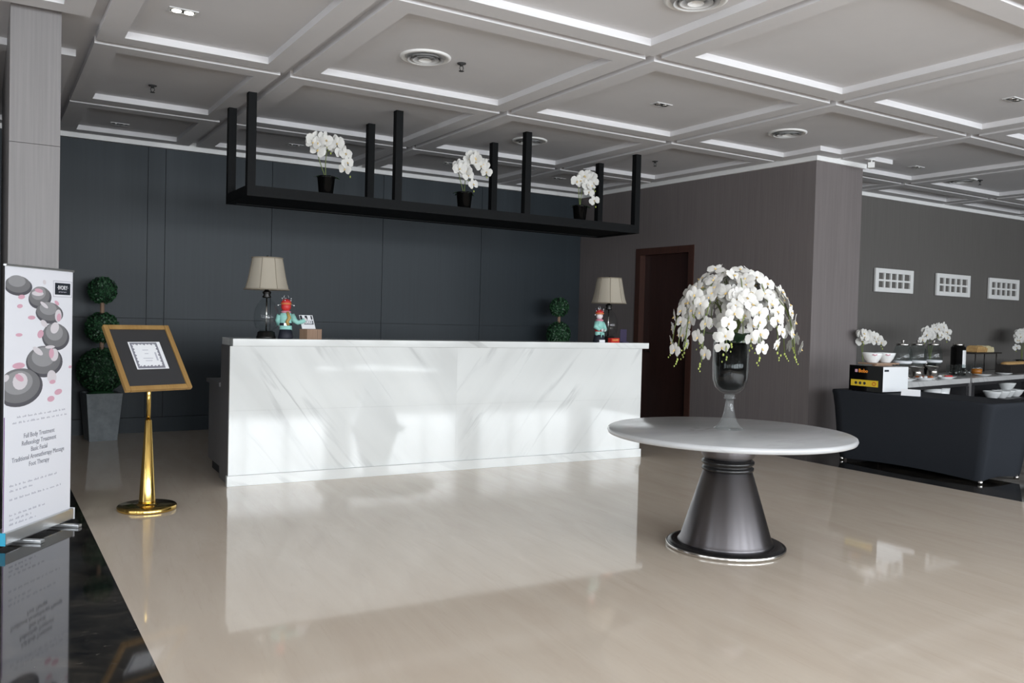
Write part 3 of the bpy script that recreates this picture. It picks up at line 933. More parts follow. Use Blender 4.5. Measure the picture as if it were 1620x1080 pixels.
p = on_counter(3.81, 0.08)
sg = empty('cashier_sign', p, 0.25, 'small red sign block with yellow lettering on the counter before a lamp', 'sign')
MB().prism([(-0.068, -0.025), (0.068, -0.025), (0.06, 0.025), (-0.06, 0.025)], 0, 0.045).build('sign_block', M_signred, sg)
lettering('CASHIER', 0.026, M_yellowink, sg, Matrix.Translation((0, -0.0256, 0.024)) @ Matrix.Rotation(PI / 2, 4, 'X'))
p = on_counter(3.635, 0.05)
wc = MB().prism([(-0.045, -0.012), (0.045, -0.012), (0.045, 0.012), (-0.045, 0.012)], 0, 0.002)
wc.box(-0.045, 0.045, -0.012, -0.01, 0.002, 0.026)
tag(wc.build('name_card', M_white, None, p, (0, 0, 0.25)), 'small white name card at the feet of the white-faced doll', 'card')
p = on_counter(4.04, 0.22)
pc = empty('acrylic_stand', p, 0.3, 'dark purple acrylic menu stand at the end of the counter', 'stand')
MB().box(-0.058, 0.058, -0.004, 0.004, 0.006, 0.135, 0.002).build('panel', M_purple, pc)
MB().box(-0.058, 0.058, -0.03, 0.03, 0.0, 0.006).build('foot', M_purple, pc)

# ================================================================== TOPIARIES
def leaf_ball(c, r, n, seed):
    rn = random.Random(seed)
    mb = MB()
    for k in range(n):
        z = 1 - 2 * (k + 0.5) / n
        a = k * 2.399963
        q = math.sqrt(max(0, 1 - z * z))
        d = Vector((q * math.cos(a), q * math.sin(a), z))
        p = Vector(c) + d * r * rn.uniform(0.9, 1.03)
        t = Vector((rn.uniform(-1, 1), rn.uniform(-1, 1), rn.uniform(-1, 1)))
        u = (d.cross(t)).normalized()
        w = (d * rn.uniform(0.2, 0.9) + d.cross(u) * rn.uniform(0.5, 1)).normalized()
        L_ = rn.uniform(0.022, 0.034)
        mb.face([p - u * L_ * 0.4, p + w * L_ * 0.5 - u * 0.0, p + u * L_ * 0.4, p - w * L_ * 0.5])
    return mb

def topiary(loc, label, balls, pot=True):
    t = empty('topiary', loc, 0, label, 'topiary', 'topiary trees along the slate wall')
    h = 0.5
    m = MB()
    def sq(r): return [(-r, -r), (r, -r), (r, r), (-r, r)]
    b0, b1, b2 = sq(0.135), sq(0.175), sq(0.155)
    lo = [m.bm.verts.new((x, y, 0)) for x, y in b0]
    hi = [m.bm.verts.new((x, y, h)) for x, y in b1]
    inn = [m.bm.verts.new((x, y, h)) for x, y in b2]
    dn = [m.bm.verts.new((x, y, h - 0.04)) for x, y in b2]
    m.bm.faces.new(lo)
    for a, b in ((lo, hi), (hi, inn), (inn, dn)):
        for k in range(4):
            m.bm.faces.new((a[k], a[(k + 1) % 4], b[(k + 1) % 4], b[k]))
    m.bm.faces.new(dn)
    po = m.build('planter', M_zinc, t)
    po.rotation_euler = (0, 0, 0.1)
    MB().tube([(0, 0, h - 0.05), (0, 0, balls[-1][0])], 0.022, 10).build('trunk', M_trunk, t)
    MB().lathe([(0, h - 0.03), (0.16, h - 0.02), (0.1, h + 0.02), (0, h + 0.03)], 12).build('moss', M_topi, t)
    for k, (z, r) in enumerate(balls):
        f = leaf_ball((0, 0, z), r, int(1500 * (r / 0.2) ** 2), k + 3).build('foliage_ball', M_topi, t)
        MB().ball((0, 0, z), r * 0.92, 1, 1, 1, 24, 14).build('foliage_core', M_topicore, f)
    return t
topiary((1.075, 9.93, 0), 'three ball topiary in a square zinc planter behind the gilt sign stand', [(0.735, 0.235), (1.185, 0.165), (1.58, 0.142)])
topiary((6.965, 9.93, 0), 'ball topiary in a square zinc planter behind the far end of the counter', [(0.72, 0.235), (1.2, 0.17), (1.575, 0.138)])

# ================================================================== BRASS SIGN STAND
ss = empty('brass_sign_stand', (0.985, 6.33, 0), 0, 'polished brass pedestal stand holding a tilted gilt framed notice board', 'sign stand')
MB().lathe([(0.192, 0), (0.194, 0.006), (0.194, 0.024), (0.188, 0.03), (0.1, 0.034), (0.06, 0.04), (0.058, 0.046), (0, 0.046)], 48).build('base', M_gold, ss)
MB().lathe([(0.056, 0.046), (0.054, 0.06), (0.022, 0.62), (0.019, 0.622)], 32).build('cone_post', M_gold, ss)
MB().lathe([(0.015, 0.6), (0.015, 0.98)], 20).build('pole', M_gold, ss)
bd = empty('notice_board', (-0.012, 0.0, 1.053))
bd.parent = ss
bd.rotation_euler = (math.radians(-38.35), 0, math.radians(19.25))
bw, bh = 0.475, 0.544
def bpart(mb, nm, m, par=bd): return mb.build(nm, m, par)
fwid = 0.034
MB_ = MB()
MB_.box(-bw / 2, -bw / 2 + fwid, -0.018, 0.014, -bh / 2, bh / 2, 0.006).box(bw / 2 - fwid, bw / 2, -0.018, 0.014, -bh / 2, bh / 2, 0.006)
MB_.box(-bw / 2 + fwid, bw / 2 - fwid, -0.017, 0.014, -bh / 2, -bh / 2 + fwid, 0.005).box(-bw / 2 + fwid, bw / 2 - fwid, -0.017, 0.014, bh / 2 - fwid, bh / 2, 0.005)
bpart(MB_, 'frame', M_goldwood)
bpart(MB().box(-bw / 2 + 0.02, bw / 2 - 0.02, -0.006, 0.008, -bh / 2 + 0.02, bh / 2 - 0.02), 'backing', M_slateboard)
bpart(MB().box(-0.105, 0.125, -0.0075, -0.0062, -0.1, 0.13), 'notice_paper', M_white)
orn = MB()
for (x0, x1, z0, z1) in ((-0.095, 0.1, 0.112, 0.124), (-0.095, 0.1, -0.094, -0.078), (-0.095, -0.083, -0.078, 0.112), (0.088, 0.1, -0.078, 0.112)):
    orn.box(x0, x1, -0.0082, -0.0076, z0, z1)
for k in range(7):
    x = -0.075 + k * 0.026
    for z, s in ((0.112, -1), (-0.078, 1)):
        orn.mi = 0
        orn.face([(x - 0.011, -0.0081, z), (x + 0.011, -0.0081, z), (x + 0.006, -0.0081, z + s * (0.008 + 0.005 * (k % 2)))])
    z = -0.062 + k * 0.026
    for xx, s in ((-0.083, 1), (0.088, -1)):
        orn.face([(xx, -0.0081, z - 0.011), (xx, -0.0081, z + 0.011), (xx + s * (0.006 + 0.004 * (k % 2)), -0.0081, z)])
bpart(orn, 'ornate_border', M_ink)
txt = MB()
for z, w in ((0.06, 0.03), (0.03, 0.02), (-0.01, 0.05), (-0.03, 0.035)):
    txt.box(-w * 0.7, w * 0.7, -0.008, -0.0076, z - 0.0025, z + 0.0025)
txt.box(0.058, 0.07, -0.008, -0.0076, -0.03, 0.04)
tag(bpart(txt, 'small_print', M_inkpale), kind='stuff')

# ================================================================== ROLL-UP BANNER
bl, br = Vector((0.105, 5.60, 0)), Vector((0.492, 6.137, 0))
BWID = (br - bl).length
bang = math.atan2(br.y - bl.y, br.x - bl.x)
bn = empty('roll_up_banner', bl, bang, 'white roll up spa banner printed with grey stones and pink petals', 'banner')
BH = 1.625
MB().box(0.004, BWID - 0.004, -0.0008, 0.0008, 0.09, BH - 0.012).build('banner_sheet', M_banner, bn)
MB().box(0, BWID, -0.01, 0.01, BH - 0.014, BH, 0.003).build('top_rail', M_alu, bn)
MB().box(-0.004, BWID + 0.004, -0.022, 0.075, 0.022, 0.092, 0.006).build('base_cassette', M_alu, bn)
MB().box(-0.008, -0.0042, -0.024, 0.077, 0.02, 0.094).build('end_cap', M_cyanink, bn)
MB().box(BWID + 0.0042, BWID + 0.012, -0.024, 0.077, 0.02, 0.094).build('end_cap', M_white, bn)
for x in (0.16, BWID - 0.12):
    MB().box(x - 0.02, x + 0.02, -0.14, 0.16, 0.0, 0.02, 0.004).build('foot', M_alu, bn)
MB().tube([(BWID / 2 + 0.33, 0.03, 0.09), (BWID / 2 + 0.33, 0.03, 0.7)], 0.008).tube([(BWID / 2 + 0.33, 0.03, 0.7), (BWID / 2 + 0.34, 0.04, 1.2)], 0.006).build('support_pole', M_chrome, bn)
FY = -0.0009
def ellipse(mb, cx, cz, rx, rz, rot=0.0, y=FY, n=28, pts=None):
    vs_ = []
    for k in range(n):
        a = 2 * PI * k / n
        x, z = rx * math.cos(a), rz * math.sin(a)
        vs_.append((max(0.006, min(BWID - 0.006, cx + x * math.cos(rot) - z * math.sin(rot))), y, cz + x * math.sin(rot) + z * math.cos(rot)))
    mb.face(vs_)
    return mb
# stones (u across, v up) from the printed picture
stones = [(0.122, 1.50, 0.125, 0.054, 0.0), (0.324, 1.437, 0.112, 0.064, 0.1), (0.42, 1.346, 0.138, 0.063, -0.05), (0.486, 1.20, 0.142, 0.083, -0.08), (0.377, 1.051, 0.182, 0.095, -0.05), (0.143, 0.911, 0.215, 0.112, 0.0)]
def halfclip(x): return max(0.006, min(BWID - 0.006, x))
for i, (cx, cz, rx, rz, ro) in enumerate(stones):
    k = BWID / 0.662
    for mm, dx, dz, sc, yy in ((M_stonelo, 0, 0, 1.0, -0.0011), (M_stone, -0.006, 0.012, 0.9, -0.0013), (M_stonehi, -0.016, 0.03, 0.62, -0.0015)):
        mb = MB()
        pts = []
        for q in range(32):
            a = 2 * PI * q / 32
            x, z = rx * sc * math.cos(a), rz * sc * math.sin(a)
            pts.append((halfclip((cx + dx) * k + x * math.cos(ro) - z * math.sin(ro)), yy, cz + dz + x * math.sin(ro) + z * math.cos(ro)))
        mb.face(pts)
        mb.build('printed_stone', mm, bn)
petals = [(0.299, 1.465, 0.071, 0.015, 0.0, 1), (0.309, 1.482, 0.05, 0.012, -0.08, 0), (0.148, 1.44, 0.039, 0.013, 0.08, 0), (0.134, 1.386, 0.032, 0.012, 0.08, 0), (0.243, 1.32, 0.044, 0.012, 0.0, 0), (0.363, 1.397, 0.053, 0.012, -0.42, 1), (0.49, 1.412, 0.032, 0.012, -0.42, 0), (0.507, 1.332, 0.044, 0.04, -0.08, 1), (0.513, 1.322, 0.028, 0.025, -0.25, 0), (0.363, 1.285, 0.044, 0.019, -0.42, 1), (0.33, 1.221, 0.039, 0.024, 0.33, 0), (0.472, 1.257, 0.057, 0.034, 0.33, 1), (0.129, 1.219, 0.039, 0.01, 0.0, 0), (0.306, 1.119, 0.067, 0.019, -0.42, 1), (0.469, 1.09, 0.053, 0.04, 0.0, 1), (0.441, 1.1, 0.032, 0.031, 0.0, 0), (0.426, 1.14, 0.062, 0.01, 0.0, 1), (0.448, 0.955, 0.062, 0.04, -0.42, 1), (0.455, 0.923, 0.039, 0.013, 0.0, 0), (0.516, 0.856, 0.05, 0.018, 0.08, 0), (0.441, 0.819, 0.046, 0.018, 0.0, 0), (0.129, 1.04, 0.071, 0.018, 0.0, 0), (0.144, 0.948, 0.085, 0.05, 0.0, 1), (0.137, 0.969, 0.053, 0.018, -0.42, 0), (0.015, 0.974, 0.039, 0.02, 0.25, 1), (0.639, 1.006, 0.021, 0.009, 0.0, 0), (0.363, 1.535, 0.021, 0.014, -0.42, 1)]
for cx, cz, rx, rz, ro, w in petals:
    mb = MB()
    ellipse(mb, cx, cz, rx * 0.8, rz, ro, -0.0017 - 0.0001 * (not w), 14)
    mb.build('printed_petal', M_ppetw if w else M_ppet, bn)
# logo plate
MB().box(0.47, 0.632, -0.0013, -0.001, 1.464, 1.537).build('logo_plate', M_inkdark, bn)
fr = MB()
for x0, x1, z0, z1 in ((0.453, 0.65, 1.547, 1.55), (0.453, 0.65, 1.45, 1.453), (0.453, 0.457, 1.453, 1.547), (0.646, 0.65, 1.453, 1.547)):
    fr.box(x0, x1, -0.0013, -0.001, z0, z1)
fr.build('logo_border', M_inkpale, bn)
def btext(s, size, x, z, m, align='CENTER', bold=0.0, xs=1.0, nm='lettering'):
    lettering(s, size, m, bn, Matrix.Translation((x, -0.0018, z)) @ Matrix.Rotation(PI / 2, 4, 'X') @ Matrix.Diagonal((xs, 1, 1, 1)), nm, align, 0.0004, bold)
btext('\u00b7IVORY\u00b7', 0.036, 0.551, 1.507, M_white, bold=0.0006, xs=0.95)
tl = MB()
for k in range(6):
    tl.box(0.51 + k * 0.014, 0.51 + k * 0.014 + 0.009, -0.0016, -0.0014, 1.478 + 0.002 * (k % 2), 1.484)
tag(tl.build('small_print', M_inkpale, bn), kind='stuff')
for k, line in enumerate(('Full Body Treatment', 'Reflexology Treatment', 'Basic Facial', 'Traditional Aromatherapy Massage', 'Foot Therapy')):
    btext(line, 0.040, BWID / 2, 0.622 - 0.0435 * k, M_ink, xs=0.9)
rn = random.Random(5)
def print_line(x0, x1, z, m, h=0.010):
    mb = MB()
    x = x0
    while x < x1:
        w = min(rn.uniform(0.018, 0.05), x1 - x)
        n = max(1, int(w / 0.009))
        for k in range(n):
            hh = h * rn.choice((0.7, 0.7, 1.0, 1.2))
            mb.box(x + k * 0.009, x + k * 0.009 + 0.006, -0.0013, -0.001, z, z + hh)
        x += w + 0.012
    tag(mb.build('small_print', m, bn), kind='stuff')
print_line(0.12, 0.6, 0.735, M_inkpale)
print_line(0.08, 0.62, 0.703, M_inkpale)
for x1, z in ((0.52, 0.342), (0.28, 0.312), (0.55, 0.262), (0.4, 0.172), (0.27, 0.145), (0.3, 0.118)):
    print_line(0.06, x1, z, M_inkpale)
MB().box(0.004, 0.011, -0.0014, -0.001, 0.095, 0.75).build('side_stripe', M_purpleink, bn)

# ================================================================== BUFFET: COVERED TABLE
ct = empty('covered_table', (7.6, 4.14, 0), 0, 'folding banquet table under a tight charcoal spandex cover', 'table')
m = MB()
TW, TLn, TH = 0.72, 1.68, 0.74
sec = [(0.0, 0.10), (0.08, 0.085), (0.3, 0.055), (0.55, 0.03), (0.68, 0.01), (0.715, 0.0), (0.737, 0.004), (TH, 0.012)]
rings = []
nx, ny = 8, 18
for z, ins in sec:
    pts = []
    def bow(t): return math.sin(PI * t)
    for k in range(ny): pts.append((0.03 + ins * 0.35 + 0.05 * bow(k / ny) * (ins > 0.02) * 0.5, ins + (TLn - 2 * ins) * k / ny, k / ny))
    for k in range(nx): pts.append((0.03 + ins * 0.35 + (TW - ins * 0.7) * k / nx, TLn - ins - 0.02 * bow(k / nx) * (ins > 0.02), k / nx))
    for k in range(ny): pts.append((0.03 - ins * 0.35 + TW - 0.02 * bow(k / ny) * (ins > 0.02), TLn - ins - (TLn - 2 * ins) * k / ny, k / ny))
    for k in range(nx): pts.append((0.03 - ins * 0.35 + TW - (TW - ins * 0.7) * k / nx, ins + 0.02 * bow(k / nx) * (ins > 0.02), k / nx))
    zz = []
    for x, y, t in pts:
        zz.append(m.bm.verts.new((x, y, (z if z > 0 else 0.022 + 0.022 * bow(t)))))
    rings.append(zz)
for a, b in zip(rings, rings[1:]):
    for k in range(len(a)):
        f = m.bm.faces.new((a[k], a[(k + 1) % len(a)], b[(k + 1) % len(a)], b[k]))
        f.smooth = True
m.bm.faces.new(rings[-1])
m.build('spandex_cover', M_spandex, ct)
for x in (0.08, TW - 0.03):
    for y in (0.11, TLn - 0.11):
        MB().tube([(x, y, 0.0), (x, y, 0.7)], 0.014, 10).lathe([(0.022, 0), (0.022, 0.03), (0.014, 0.035)], 12, (x, y)).build('leg', M_chrome, ct)

# heated display box with bowls
hb = empty('warmer_box', (7.64, 5.245, TH), 0, 'black fronted white enamel food warmer box with yellow printed band', 'appliance')
MB().box(0.012, 0.43, 0.0, 0.385, 0.01, 0.262, 0.006).build('body', M_cerpanel, hb)
MB().box(0.0, 0.012, 0.002, 0.383, 0.006, 0.266).build('front_panel', M_blackgloss, hb)
MB().box(0.03, 0.1, -0.002, 0.0, 0.215, 0.235).build('vent', M_inkdark, hb)
for q in ((0.03, 0.03), (0.4, 0.03), (0.03, 0.35), (0.4, 0.35)):
    MB().lathe([(0.012, 0), (0.012, 0.012)], 10, q).build('foot', M_blackgloss, hb)
FACE = Matrix.Rotation(-PI / 2, 4, 'Z') @ Matrix.Rotation(PI / 2, 4, 'X')   # faces -X, reads along -Y
bnd = MB().box(-0.0015, -0.0002, 0.045, 0.36, 0.055, 0.12).build('yellow_band', M_yel, hb)
for y in (0.3, 0.25, 0.2):
    q = MB()
    q.tube([(-0.0035, y, 0.086), (-0.0016, y, 0.086)], 0.015, 12)
    q.build('round_icon', M_inkdark, bnd)
ring = MB()
ring.tube([(-0.0025, 0.09 + 0.02 * math.cos(a), 0.086 + 0.017 * math.sin(a)) for a in [2 * PI * k / 12 for k in range(13)]], 0.003, 5)
ring.build('red_emblem', M_signred, bnd)
MB().box(-0.0015, -0.0002, 0.285, 0.315, 0.195, 0.225).build('logo_square', M_ppet, hb)
lettering('Bobo', 0.05, M_orangeink, hb, Matrix.Translation((-0.001, 0.22, 0.21)) @ FACE, 'brand_script', bold=0.002)
wb2 = MB().box(-0.02, 0.36, -0.015, 0.2, 0, 0.014, 0.003).box(0.02, 0.3, 0.03, 0.06, -0.016, 0).build('serving_board', M_boxwood, None, (7.66, 5.33, TH + 0.283))
tag(wb2, 'light wooden serving board on top of the warmer box', 'board')
def bowl(loc, label, r=0.085, h=0.095, group='white bowls on the serving board', mark=True):
    t = empty('bowl', loc, 0, label, 'bowl', group)
    MB().lathe([(r * 0.5, 0), (r * 0.52, 0.004), (r * 0.75, h * 0.35), (r * 0.95, h * 0.8), (r, h), (r * 0.96, h), (r * 0.9, h * 0.8), (r * 0.7, h * 0.38), (r * 0.45, 0.012), (0, 0.01)], 32).build('bowl_body', M_cer, t)
    if mark:
        b_ = MB()
        a = math.radians(215)
        b_.tube([((r * 0.985) * math.cos(a + k * 0.12), (r * 0.985) * math.sin(a + k * 0.12), h * 0.8 + 0.006 * math.sin(k * 2.1)) for k in range(5)], 0.005, 5)
        b_.build('red_mark', M_pink, t)
    return t
bowl((7.73, 5.43, TH + 0.298), 'white bowl with red mark on the serving board, by the black front', 0.1, 0.1)
bowl((7.945, 5.43, TH + 0.298), 'white bowl on the serving board, behind the other bowl above the enamel side', 0.1, 0.1)
tc = MB()
tc.prism([(-0.001, -0.085), (0.045, -0.085), (0.045, 0.085), (-0.001, 0.085)], 0, 0.001)
tc.face([(0, -0.085, 0.001), (0, 0.085, 0.001), (0.03, 0.085, 0.062), (0.03, -0.085, 0.062)])
tc.face([(0.045, -0.085, 0.001), (0.03, -0.085, 0.062), (0.03, 0.085, 0.062), (0.045, 0.085, 0.001)])
tag(tc.build('tent_card', M_white, None, (7.66, 4.95, TH), (0, 0, 0.45)), 'folded white tent card on the charcoal covered table', 'card')

# ================================================================== BUFFET COUNTERS
SO = Vector((8.64, 5.64))
SA = math.atan2(0.173, 0.985)
BZ = 0.80
def slab_pt(s, t, z=BZ):
    return Vector((SO.x + math.cos(SA) * s - math.sin(SA) * t, SO.y + math.sin(SA) * s + math.cos(SA) * t, z))
def buffet(s0, s1, label, shelf_z):
    t = empty('buffet_counter', slab_pt(s0, 0, 0), SA, label, 'buffet counter')
    L_ = s1 - s0
    MB().box(0, L_, 0, 0.72, BZ - 0.06, BZ, 0.004).build('marble_top', M_slabgrey, t)
    MB().box(0.01, L_ - 0.01, 0.02, 0.7, BZ - 0.1, BZ - 0.061).build('apron', M_shelfdk, t)
    for x in (0.0, L_ - 0.09):
        MB().box(x, x + 0.09, 0.01, 0.71, 0.0, BZ - 0.101).build('side_panel', M_shelfdk, t)
    MB().box(0.09, L_ - 0.09, 0.65, 0.69, 0.0, BZ - 0.101).build('back_panel', M_shelfdk, t)
    MB().box(0.09, L_ - 0.09, 0.03, 0.65, shelf_z - 0.03, shelf_z).build('lower_shelf', M_shelfdk, t)
    return t
buffet(-0.02, 1.84, 'dark buffet counter with grey marble top carrying the glass drink dispensers', 0.56)
buffet(1.93, 5.9, 'dark buffet counter with grey marble top carrying the bread trays', 0.47)
jt = MB().box(1.841, 1.929, 0.015, 0.7, 0.0, BZ - 0.002).build('joining_post', M_grey, None, (SO.x, SO.y, 0), (0, 0, SA))
tag(jt, 'grey post joining the two buffet counters', 'post')

def dispenser(s, label):
    t = empty('drink_dispenser', slab_pt(s, 0.36), SA - 0.6, label, 'dispenser', 'glass drink dispensers')
    MB().lathe([(0.085, 0), (0.085, 0.012), (0.07, 0.02), (0.06, 0.11), (0.085, 0.125), (0.085, 0.135)], 24, cap=False).build('wire_stand', M_chrome, t)
    MB().lathe([(0.07, 0.136), (0.1, 0.16), (0.108, 0.24), (0.104, 0.32), (0.085, 0.38), (0.07, 0.395), (0.066, 0.395), (0.08, 0.375), (0.1, 0.32), (0.104, 0.24), (0.096, 0.165), (0, 0.145)], 32).build('glass_jar', M_smoke, t)
    MB().lathe([(0.074, 0.396), (0.076, 0.402), (0.076, 0.416), (0.05, 0.424), (0.014, 0.428), (0.012, 0.44), (0.02, 0.45), (0.012, 0.462), (0, 0.464)], 24).build('lid', M_chrome, t)
    MB().tube([(-0.09, -0.03, 0.17), (-0.135, -0.045, 0.17)], 0.012).tube([(-0.128, -0.043, 0.2), (-0.128, -0.043, 0.13)], 0.009).build('tap', M_chrome, t)
    MB().lathe([(0.09, 0.178), (0.1055, 0.19), (0.1055, 0.21), (0.09, 0.215)], 24, cap=False).build('label_band', M_white, t)
    return t
dispenser(0.72, 'glass drink dispenser on chrome stand, the one beside the warmer box')
dispenser(1.13, 'glass drink dispenser on chrome stand, middle of the three')
dispenser(1.60, 'glass drink dispenser on chrome stand, the one by the joining post')

th = empty('coffee_urn', slab_pt(2.5, 0.4), SA, 'tall dark cylindrical coffee urn with steel front plate and lid', 'urn')
MB().lathe([(0.1, 0), (0.1, 0.02), (0.092, 0.03), (0.092, 0.36), (0.075, 0.385), (0, 0.385)], 32).build('body', M_blackgloss, th)
MB().lathe([(0.07, 0.386), (0.07, 0.41), (0.06, 0.42), (0, 0.42)], 28).build('lid', M_chrome, th)
pm = MB()
for k in range(7):
    a0 = math.radians(-125 + k * 9)
    a1 = math.radians(-125 + (k + 1) * 9)
    pm.face([(0.0935 * math.cos(a0), 0.0935 * math.sin(a0), 0.1), (0.0935 * math.cos(a1), 0.0935 * math.sin(a1), 0.1), (0.0935 * math.cos(a1), 0.0935 * math.sin(a1), 0.33), (0.0935 * math.cos(a0), 0.0935 * math.sin(a0), 0.33)])
pm.build('front_plate', M_cer, th)
MB().tube([(-0.03, -0.085, 0.07), (-0.045, -0.13, 0.07), (-0.045, -0.13, 0.045)], 0.01).build('spout', M_chrome, th)

gl_me = MB().lathe([(0.028, 0), (0.03, 0.004), (0.036, 0.15), (0.034, 0.15), (0.028, 0.01), (0, 0.008)], 20).mesh('drinking_glass', M_smoke)
for k, (s, t_) in enumerate(((1.88, 0.2), (1.96, 0.3), (2.06, 0.16), (2.16, 0.27), (2.27, 0.18), (2.36, 0.3))):
    o = inst('drinking_glass', gl_me)
    o.location = slab_pt(s, t_)
    tag(o, 'tall clear drinking glass standing before the coffee urn', 'glass', 'drinking glasses before the coffee urn')

def platter(s, t_, label, rx, ry, foods, seed):
    rn_ = random.Random(seed)
    t = empty('platter', slab_pt(s, t_), SA, label, 'platter')
    b_ = MB().lathe([(0.6, 0), (0.62, 0.004), (0.95, 0.02), (1.0, 0.026), (0.97, 0.026), (0.6, 0.01), (0, 0.008)], 32).build('plate', M_cer, t)
    b_.scale = (rx, ry, 1)
    for k in range(9):
        a, q = rn_.uniform(0, 2 * PI), rn_.uniform(0.1, 0.62)
        mb = MB().ball((0, 0, 0), 1, 1.0, 0.6, 0.45, 8, 5)
        o = mb.build('food_piece', foods[k % len(foods)], t)
        sc_ = rn_.uniform(0.028, 0.042)
        o.scale = (sc_, sc_, sc_)
        o.location = (q * rx * math.cos(a), q * ry * math.sin(a), 0.028)
        o.rotation_euler = (0, 0, rn_.uniform(0, 3))
    return t
platter(0.35, 0.17, 'white platter of orange and cream slices at the end by the warmer box', 0.19, 0.12, [M_rust, M_cream, M_cer], 1)
platter(0.88, 0.16, 'white platter of rust coloured slices in front of the middle dispenser', 0.2, 0.12, [M_rust, M_orange, M_cer], 2)
platter(1.42, 0.13, 'white platter of red and cream slices in front of the dispenser by the post', 0.2, 0.11, [M_cream, M_red, M_cer], 3)

ja = empty('preserve_jar', slab_pt(2.83, 0.28), SA, 'glass jar of amber preserve beside the coffee urn', 'jar')
MB().lathe([(0.06, 0), (0.075, 0.02), (0.08, 0.1), (0.07, 0.14), (0.055, 0.155), (0.052, 0.155), (0.066, 0.135), (0.076, 0.1), (0.07, 0.025), (0, 0.01)], 28).build('glass', M_glass, ja)
MB().lathe([(0.05, 0.012), (0.066, 0.025), (0.07, 0.08), (0, 0.085)], 24).build('preserve', mat('amber_preserve', (0.5, 0.16, 0.02), 0.25), ja)
for s_, lab in ((2.62, 'small white saucer beside the preserve jar'), (3.4, 'small white saucer in front of the bread basket')):
    o = MB().lathe([(0.05, 0), (0.1, 0.018), (0.105, 0.024), (0.06, 0.01), (0, 0.008)], 24).build('saucer', M_cer, None, slab_pt(s_, 0.13))
    tag(o, lab, 'saucer')

tr_ = empty('tiered_bread_tray', slab_pt(3.62, 0.52), SA, 'black raised tray of brown and cream bread slices', 'tray')
MB().box(-0.5, 0.5, -0.12, 0.12, 0.27, 0.29, 0.004).build('tray', M_basket, tr_)
for x in (-0.4, 0.4):
    for y in (-0.08, 0.08):
        MB().tube([(x, y, 0), (x, y, 0.27)], 0.008).build('leg', M_basket, tr_)
for k in range(12):
    o = MB().box(-0.012, 0.012, -0.08, 0.08, 0, 0.09 + 0.012 * math.sin(k), 0.008).build('bread_slice', M_bread if k < 7 else M_cream, tr_)
    o.location = (-0.32 + k * 0.057, 0, 0.292)
    o.rotation_euler = (0, 0.5 if k < 7 else -0.45, 0)
bk = empty('bread_basket', slab_pt(4.05, 0.22), SA, 'dark wicker basket of golden rolls under the raised tray', 'basket')
m = MB()
m.box(-0.42, 0.42, -0.1, 0.1, 0.0, 0.015)
m.box(-0.42, -0.4, -0.1, 0.1, 0.015, 0.13).box(0.4, 0.42, -0.1, 0.1, 0.015, 0.13).box(-0.4, 0.4, -0.1, -0.085, 0.015, 0.13).box(-0.4, 0.4, 0.085, 0.1, 0.015, 0.13)
m.build('basket_body', M_basket, bk)
for k in range(9):
    o = MB().ball((0, 0, 0), 0.055, 1, 1.2, 0.8, 10, 7).build('bread_roll', M_bread, bk)
    o.location = (-0.34 + k * 0.085, 0.0, 0.125)
for s_, lab in ((4.75, 'steel chafing dish at the end of the buffet beyond the bread basket'),):
    c_ = empty('chafing_dish', slab_pt(s_, 0.3), SA, lab, 'chafing dish')
    MB().box(-0.22, 0.22, -0.15, 0.15, 0.1, 0.15, 0.01).build('pan', M_chrome, c_)
    for x in (-0.19, 0.19):
        for y in (-0.12, 0.12):
            MB().tube([(x, y, 0), (x, y, 0.1)], 0.009).build('leg', M_chrome, c_)
    MB().box(-0.2, 0.2, -0.13, 0.13, 0.02, 0.03).build('burner_tray', M_blackgloss, c_)
# bowls on the lower shelves
for k, (s_, lab) in enumerate(((1.2, 'white pot on the lower shelf under the drink dispensers, left of its twin'), (1.45, ''))):
    o = MB().lathe([(0.09, 0), (0.095, 0.005), (0.11, 0.12), (0.105, 0.12), (0.09, 0.012), (0, 0.01)], 28).build('white_pot', M_cer, None, slab_pt(s_, 0.2, 0.561))
    tag(o, 'white pot on the lower shelf under the glass drink dispensers', 'pot', 'white pots under the dispensers')
for k, (s_, z_, t_) in enumerate(((3.2, 0, 0.2), (3.47, 0, 0.18), (3.74, 0, 0.2), (3.74, 0.104, 0.2), (4.01, 0, 0.18))):
    b_ = bowl(slab_pt(s_, t_, 0.471 + z_), 'white bowl stacked in another bowl on the shelf under the bread trays' if z_ else 'white bowl set directly on the lower shelf under the bread trays', 0.12, 0.1, 'white bowls under the bread trays', False)
# orchids on the buffet
potted_orchid(slab_pt(0.13, 0.55), 'potted white orchid on the buffet between the pier and the warmer box', 21, [((-0.05, 0, 0.3), (-0.12, -0.02, 0.52), (0.2, -0.1, 0.25)), ((-0.06, 0, 0.3), (-0.2, -0.03, 0.45), (-0.14, -0.06, 0.3))], 1.1, group='potted orchids on the buffet', zs=0.96)
potted_orchid(slab_pt(2.1, 0.6), 'potted white orchid on the buffet behind the drink dispensers', 22, [((-0.05, 0, 0.35), (-0.2, -0.02, 0.6), (-0.3, -0.06, 0.34)), ((0.05, 0, 0.36), (0.1, -0.03, 0.72), (0.26, -0.06, 0.36)), ((0, 0, 0.4), (-0.03, -0.03, 0.66), (0.05, -0.06, 0.42))], 1.15, group='potted orchids on the buffet', zs=0.82)
potted_orchid(slab_pt(5.45, 0.55), 'potted white orchid on the buffet beyond the bread trays', 23, [((-0.05, 0, 0.35), (-0.2, -0.02, 0.66), (-0.36, -0.06, 0.2)), ((0.05, 0, 0.36), (0.1, -0.03, 0.68), (0.1, -0.06, 0.3)), ((0, 0, 0.4), (-0.1, -0.03, 0.66), (-0.1, -0.06, 0.28))], 1.2, group='potted orchids on the buffet', zs=0.8)

